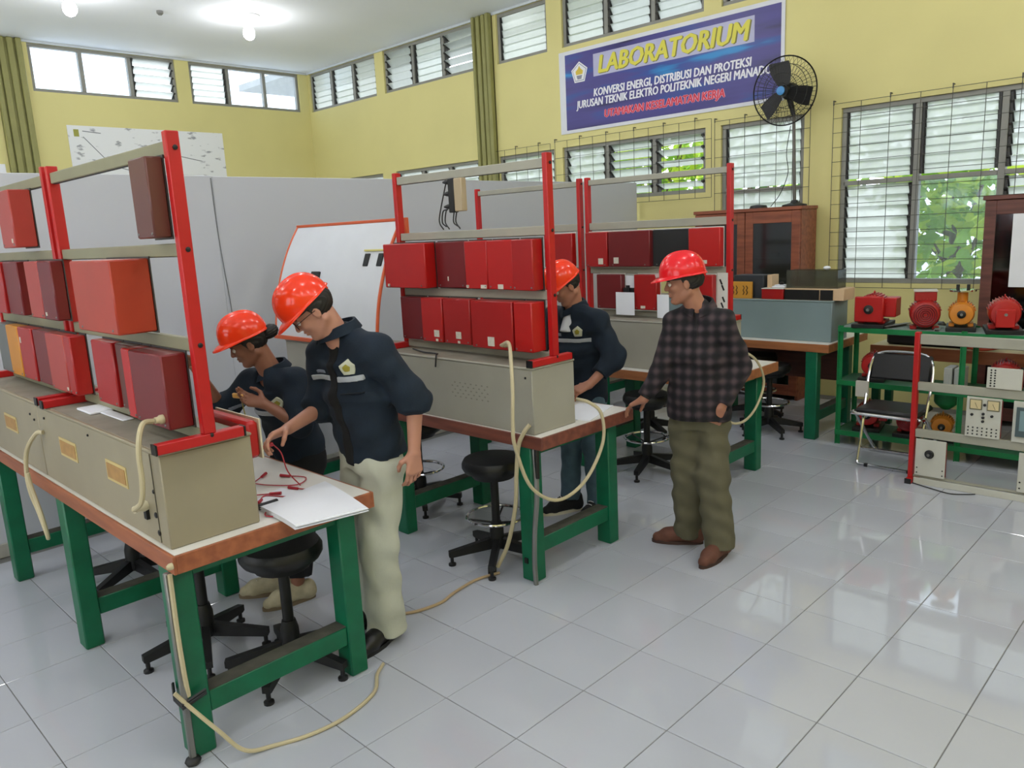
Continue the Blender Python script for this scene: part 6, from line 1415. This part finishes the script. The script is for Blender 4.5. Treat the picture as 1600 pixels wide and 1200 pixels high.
solo(MB().cyl(tuple(wrL+A_(-0.07, -0.095, -0.045)), tuple(wrL+A_(-0.15, -0.13, -0.03)), 0.017, 0.014, n=12), 'red_handle', TLR, 'red tool handle held by the man behind the middle bench', 'tool')  # handle of a red tool in the hand
# ------------------------------------------------ man in the checked shirt
pe = person('person in checked shirt, olive trousers and brown shoes, one hand in pocket', (-0.78, 1.53, 0))
hip, nk = A_(-0.785, 1.545, 0.85), A_(-0.775, 1.535, 1.425)
shA, shB = A_(-0.885, 1.49, 1.31), A_(-0.652, 1.573, 1.315)
elA, wrA = A_(-0.945, 1.395, 1.05), A_(-1.0, 1.325, 0.905)
elB, wrB = A_(-0.585, 1.645, 1.06), A_(-0.625, 1.505, 0.865)
hd, hf, hu = A_(-0.835, 1.475, 1.545), A_(-0.80, -0.58, -0.14), A_(-0.1, -0.06, 1)
B = Blend(); Q, ax = head_parts(B, hd, hf, hu, nk+A_(0.0, 0.0, -0.06))
L_ = nv(shB-shA); L_[2] = 0; F_ = nv(A_(L_[1], -L_[0], 0))
B.econe(hip, (shA+shB)/2-UPZ*0.12, L_, 0.12, 0.10, 0.07, 0.06, 0.03).cone(shA, shB, 0.042, 0.042, 0.03)
for s_, e_, w_ in ((shA, elA, wrA), (shB, elB, wrB)): B.chain([s_, e_, w_], [0.040, 0.035, 0.027], 0.02)
hand_parts(B, wrA, (-0.78, -0.05, -0.40), (0.2, 0.1, -1), (-0.15, 0.95, 0.25), (0.30, 0.36, 0.42, 0.5), 0.3, 1.0, 0.4)
hand_parts(B, wrB, (-0.40, -0.12, -0.9), (-0.55, 0.75, 0.2), (-0.6, -0.75, 0.1), (0.25, 0.3, 0.35, 0.35), 0, 1.0, 0.3)
fA, fB = A_(-0.87, 1.56, 0.085), A_(-0.625, 1.50, 0.085); kA, kB = A_(-0.85, 1.53, 0.47), A_(-0.68, 1.52, 0.47)
for h_, k_, f_ in ((hip-L_*0.08, kA, fA), (hip+L_*0.08, kB, fB)): B.chain([h_, k_, f_], [0.075, 0.052, 0.036], 0.03)
grow(B, 'body', skin('tan_brown_skin', (164, 112, 88)), pe, *bbox([hip, nk, shA, shB, elA, elB, wrB, hd, hd+UPZ*0.05, fA, fB, wrA+A_(-0.14, -0.05, -0.1)], 0.13), 0.0045)
eyes(Q, ax, pe); hair_cap('hair', Q, ax, pe, None, 0.02, -0.045)
S = Blend()
S.econe(hip-UPZ*0.06, A_(-0.78, 1.54, 1.15), L_, 0.178, 0.162, 0.152, 0.132, 0.05).econe(A_(-0.78, 1.54, 1.13), (shA+shB)/2-UPZ*0.02, L_, 0.162, 0.13, 0.132, 0.095, 0.05)
S.cone(shA, shB, 0.066, 0.066, 0.05).cone(shA, nk-UPZ*0.03, 0.058, 0.056, 0.05).cone(shB, nk-UPZ*0.03, 0.058, 0.056, 0.05)
S.chain([shA, elA, elA+(wrA-elA)*0.9], [0.07, 0.058, 0.045], 0.022, True).chain([shB, elB, elB+(wrB-elB)*0.92], [0.07, 0.060, 0.047], 0.022, True)
S.ell(nk+F_*0.085+UPZ*0.0, (L_, F_, UPZ), (0.022, 0.05, 0.05), 0.015, -1)
S.clip(hip-UPZ*0.105, -UPZ)
S.folds(0.0032, [(A_(22, 14, 30), 2.9), (A_(-30, 10, 18), 1.2), (A_(12, -40, 26), 2.4), (A_(8, 30, -55), 0.7)])
pl = bpy.data.materials.new('dark_plaid_cotton'); pl.use_nodes = True; MATS['dark_plaid_cotton'] = pl
nt = pl.node_tree; b = nt.nodes['Principled BSDF']; b.inputs['Roughness'].default_value = 0.9
tc = nt.nodes.new('ShaderNodeTexCoord'); mp = nt.nodes.new('ShaderNodeMapping'); mp.inputs['Rotation'].default_value = (0, 0, -math.atan2(L_[1], L_[0]))
nt.links.new(tc.outputs['Object'], mp.inputs[0])
def wave(direction, scale, ph):
    w = nt.nodes.new('ShaderNodeTexWave'); w.wave_type = 'BANDS'; w.bands_direction = direction; w.inputs['Scale'].default_value = scale; w.inputs['Distortion'].default_value = 0.0; w.inputs['Phase Offset'].default_value = ph
    nt.links.new(mp.outputs[0], w.inputs['Vector']); return w
wx, wz = wave('X', 5.4, 0), wave('Z', 5.4, 1.0)
mu = nt.nodes.new('ShaderNodeMath'); mu.operation = 'ADD'; nt.links.new(wx.outputs['Fac'], mu.inputs[0]); nt.links.new(wz.outputs['Fac'], mu.inputs[1])
ra = nt.nodes.new('ShaderNodeValToRGB'); ra.color_ramp.elements[0].position = 0.15; ra.color_ramp.elements[1].position = 0.95
mu2 = nt.nodes.new('ShaderNodeMath'); mu2.operation = 'MULTIPLY'; mu2.inputs[1].default_value = 0.5; nt.links.new(mu.outputs[0], mu2.inputs[0]); nt.links.new(mu2.outputs[0], ra.inputs[0])
ra.color_ramp.elements[0].color = lin((14, 12, 17))+(1,); ra.color_ramp.elements[1].color = lin((74, 60, 64))+(1,)
e_ = ra.color_ramp.elements.new(0.5); e_.color = lin((34, 28, 33))+(1,)
nt.links.new(ra.outputs[0], b.inputs['Base Color'])
grow(S, 'checked_shirt', pl, pe, *bbox([hip-UPZ*0.12, nk, shA, shB, elA, elB, elA+(wrA-elA)*0.95, wrB], 0.14), 0.0075)
Us = nv(nk-hip); Oc = A_(-0.78, 1.54, 1.13)
patch(S, boxreg(Oc+F_*0.12-UPZ*0.02, (L_, UPZ, F_), (0.014, 0.30, 0.14)), 'placket', pl, pe, Oc+F_*0.09, 0.33, 0.006, 0.003)
collar([nk+F_*0.066+L_*0.012-UPZ*0.055, nk+L_*0.052+F_*0.03-UPZ*0.028, nk+L_*0.060-F_*0.03-UPZ*0.005, nk-F_*0.068+UPZ*0.01, nk-L_*0.060-F_*0.03-UPZ*0.005, nk-L_*0.052+F_*0.03-UPZ*0.028, nk+F_*0.066-L_*0.012-UPZ*0.055], 0.03, 0.004, pl, pe, Us)
Tq = Blend(); Tq.econe(hip-UPZ*0.12, hip+UPZ*0.0, L_, 0.15, 0.14, 0.112, 0.10, 0.04)
Tq.chain([hip-L_*0.08-UPZ*0.10, kA, fA-UPZ*0.03], [0.09, 0.085, 0.080], 0.04, True).chain([hip+L_*0.08-UPZ*0.10, kB, fB-UPZ*0.03], [0.09, 0.088, 0.084], 0.04, True)
Tq.folds(0.0038, [(A_(40, 25, 9), 0.5), (A_(-26, 30, 36), 1.0), (A_(14, 12, 60), 0.2)])
grow(Tq, 'trousers', M('olive_cotton', (92, 88, 68), 0.88, var=0.08, scale=10, bump=0.2), pe, *bbox([hip, fA, fB], 0.16), 0.008)
BR = M('brown_suede', (98, 60, 46), 0.75, var=0.1, scale=30); BS = M('brown_sole', (66, 44, 36), 0.7)
shoe((-0.87, 1.56), (-0.85, -0.5), BR, BS, pe, 0.28); shoe((-0.625, 1.50), (0.0, -1), BR, BS, pe, 0.28)
MB().lathe(tuple(wrA+(elA-wrA)*0.05), tuple(elA-wrA), [(0.031, 0), (0.033, 0.004), (0.033, 0.016), (0.031, 0.02)], 16).build('watch', BLKMET, pe)
helmet(np.array(Q(0.0, 0, 0.042)), nv(hf+A_(0, 0, 0.03)), hu, HARDR, 'red hard hat on the man in the checked shirt', 0.89, True, True)
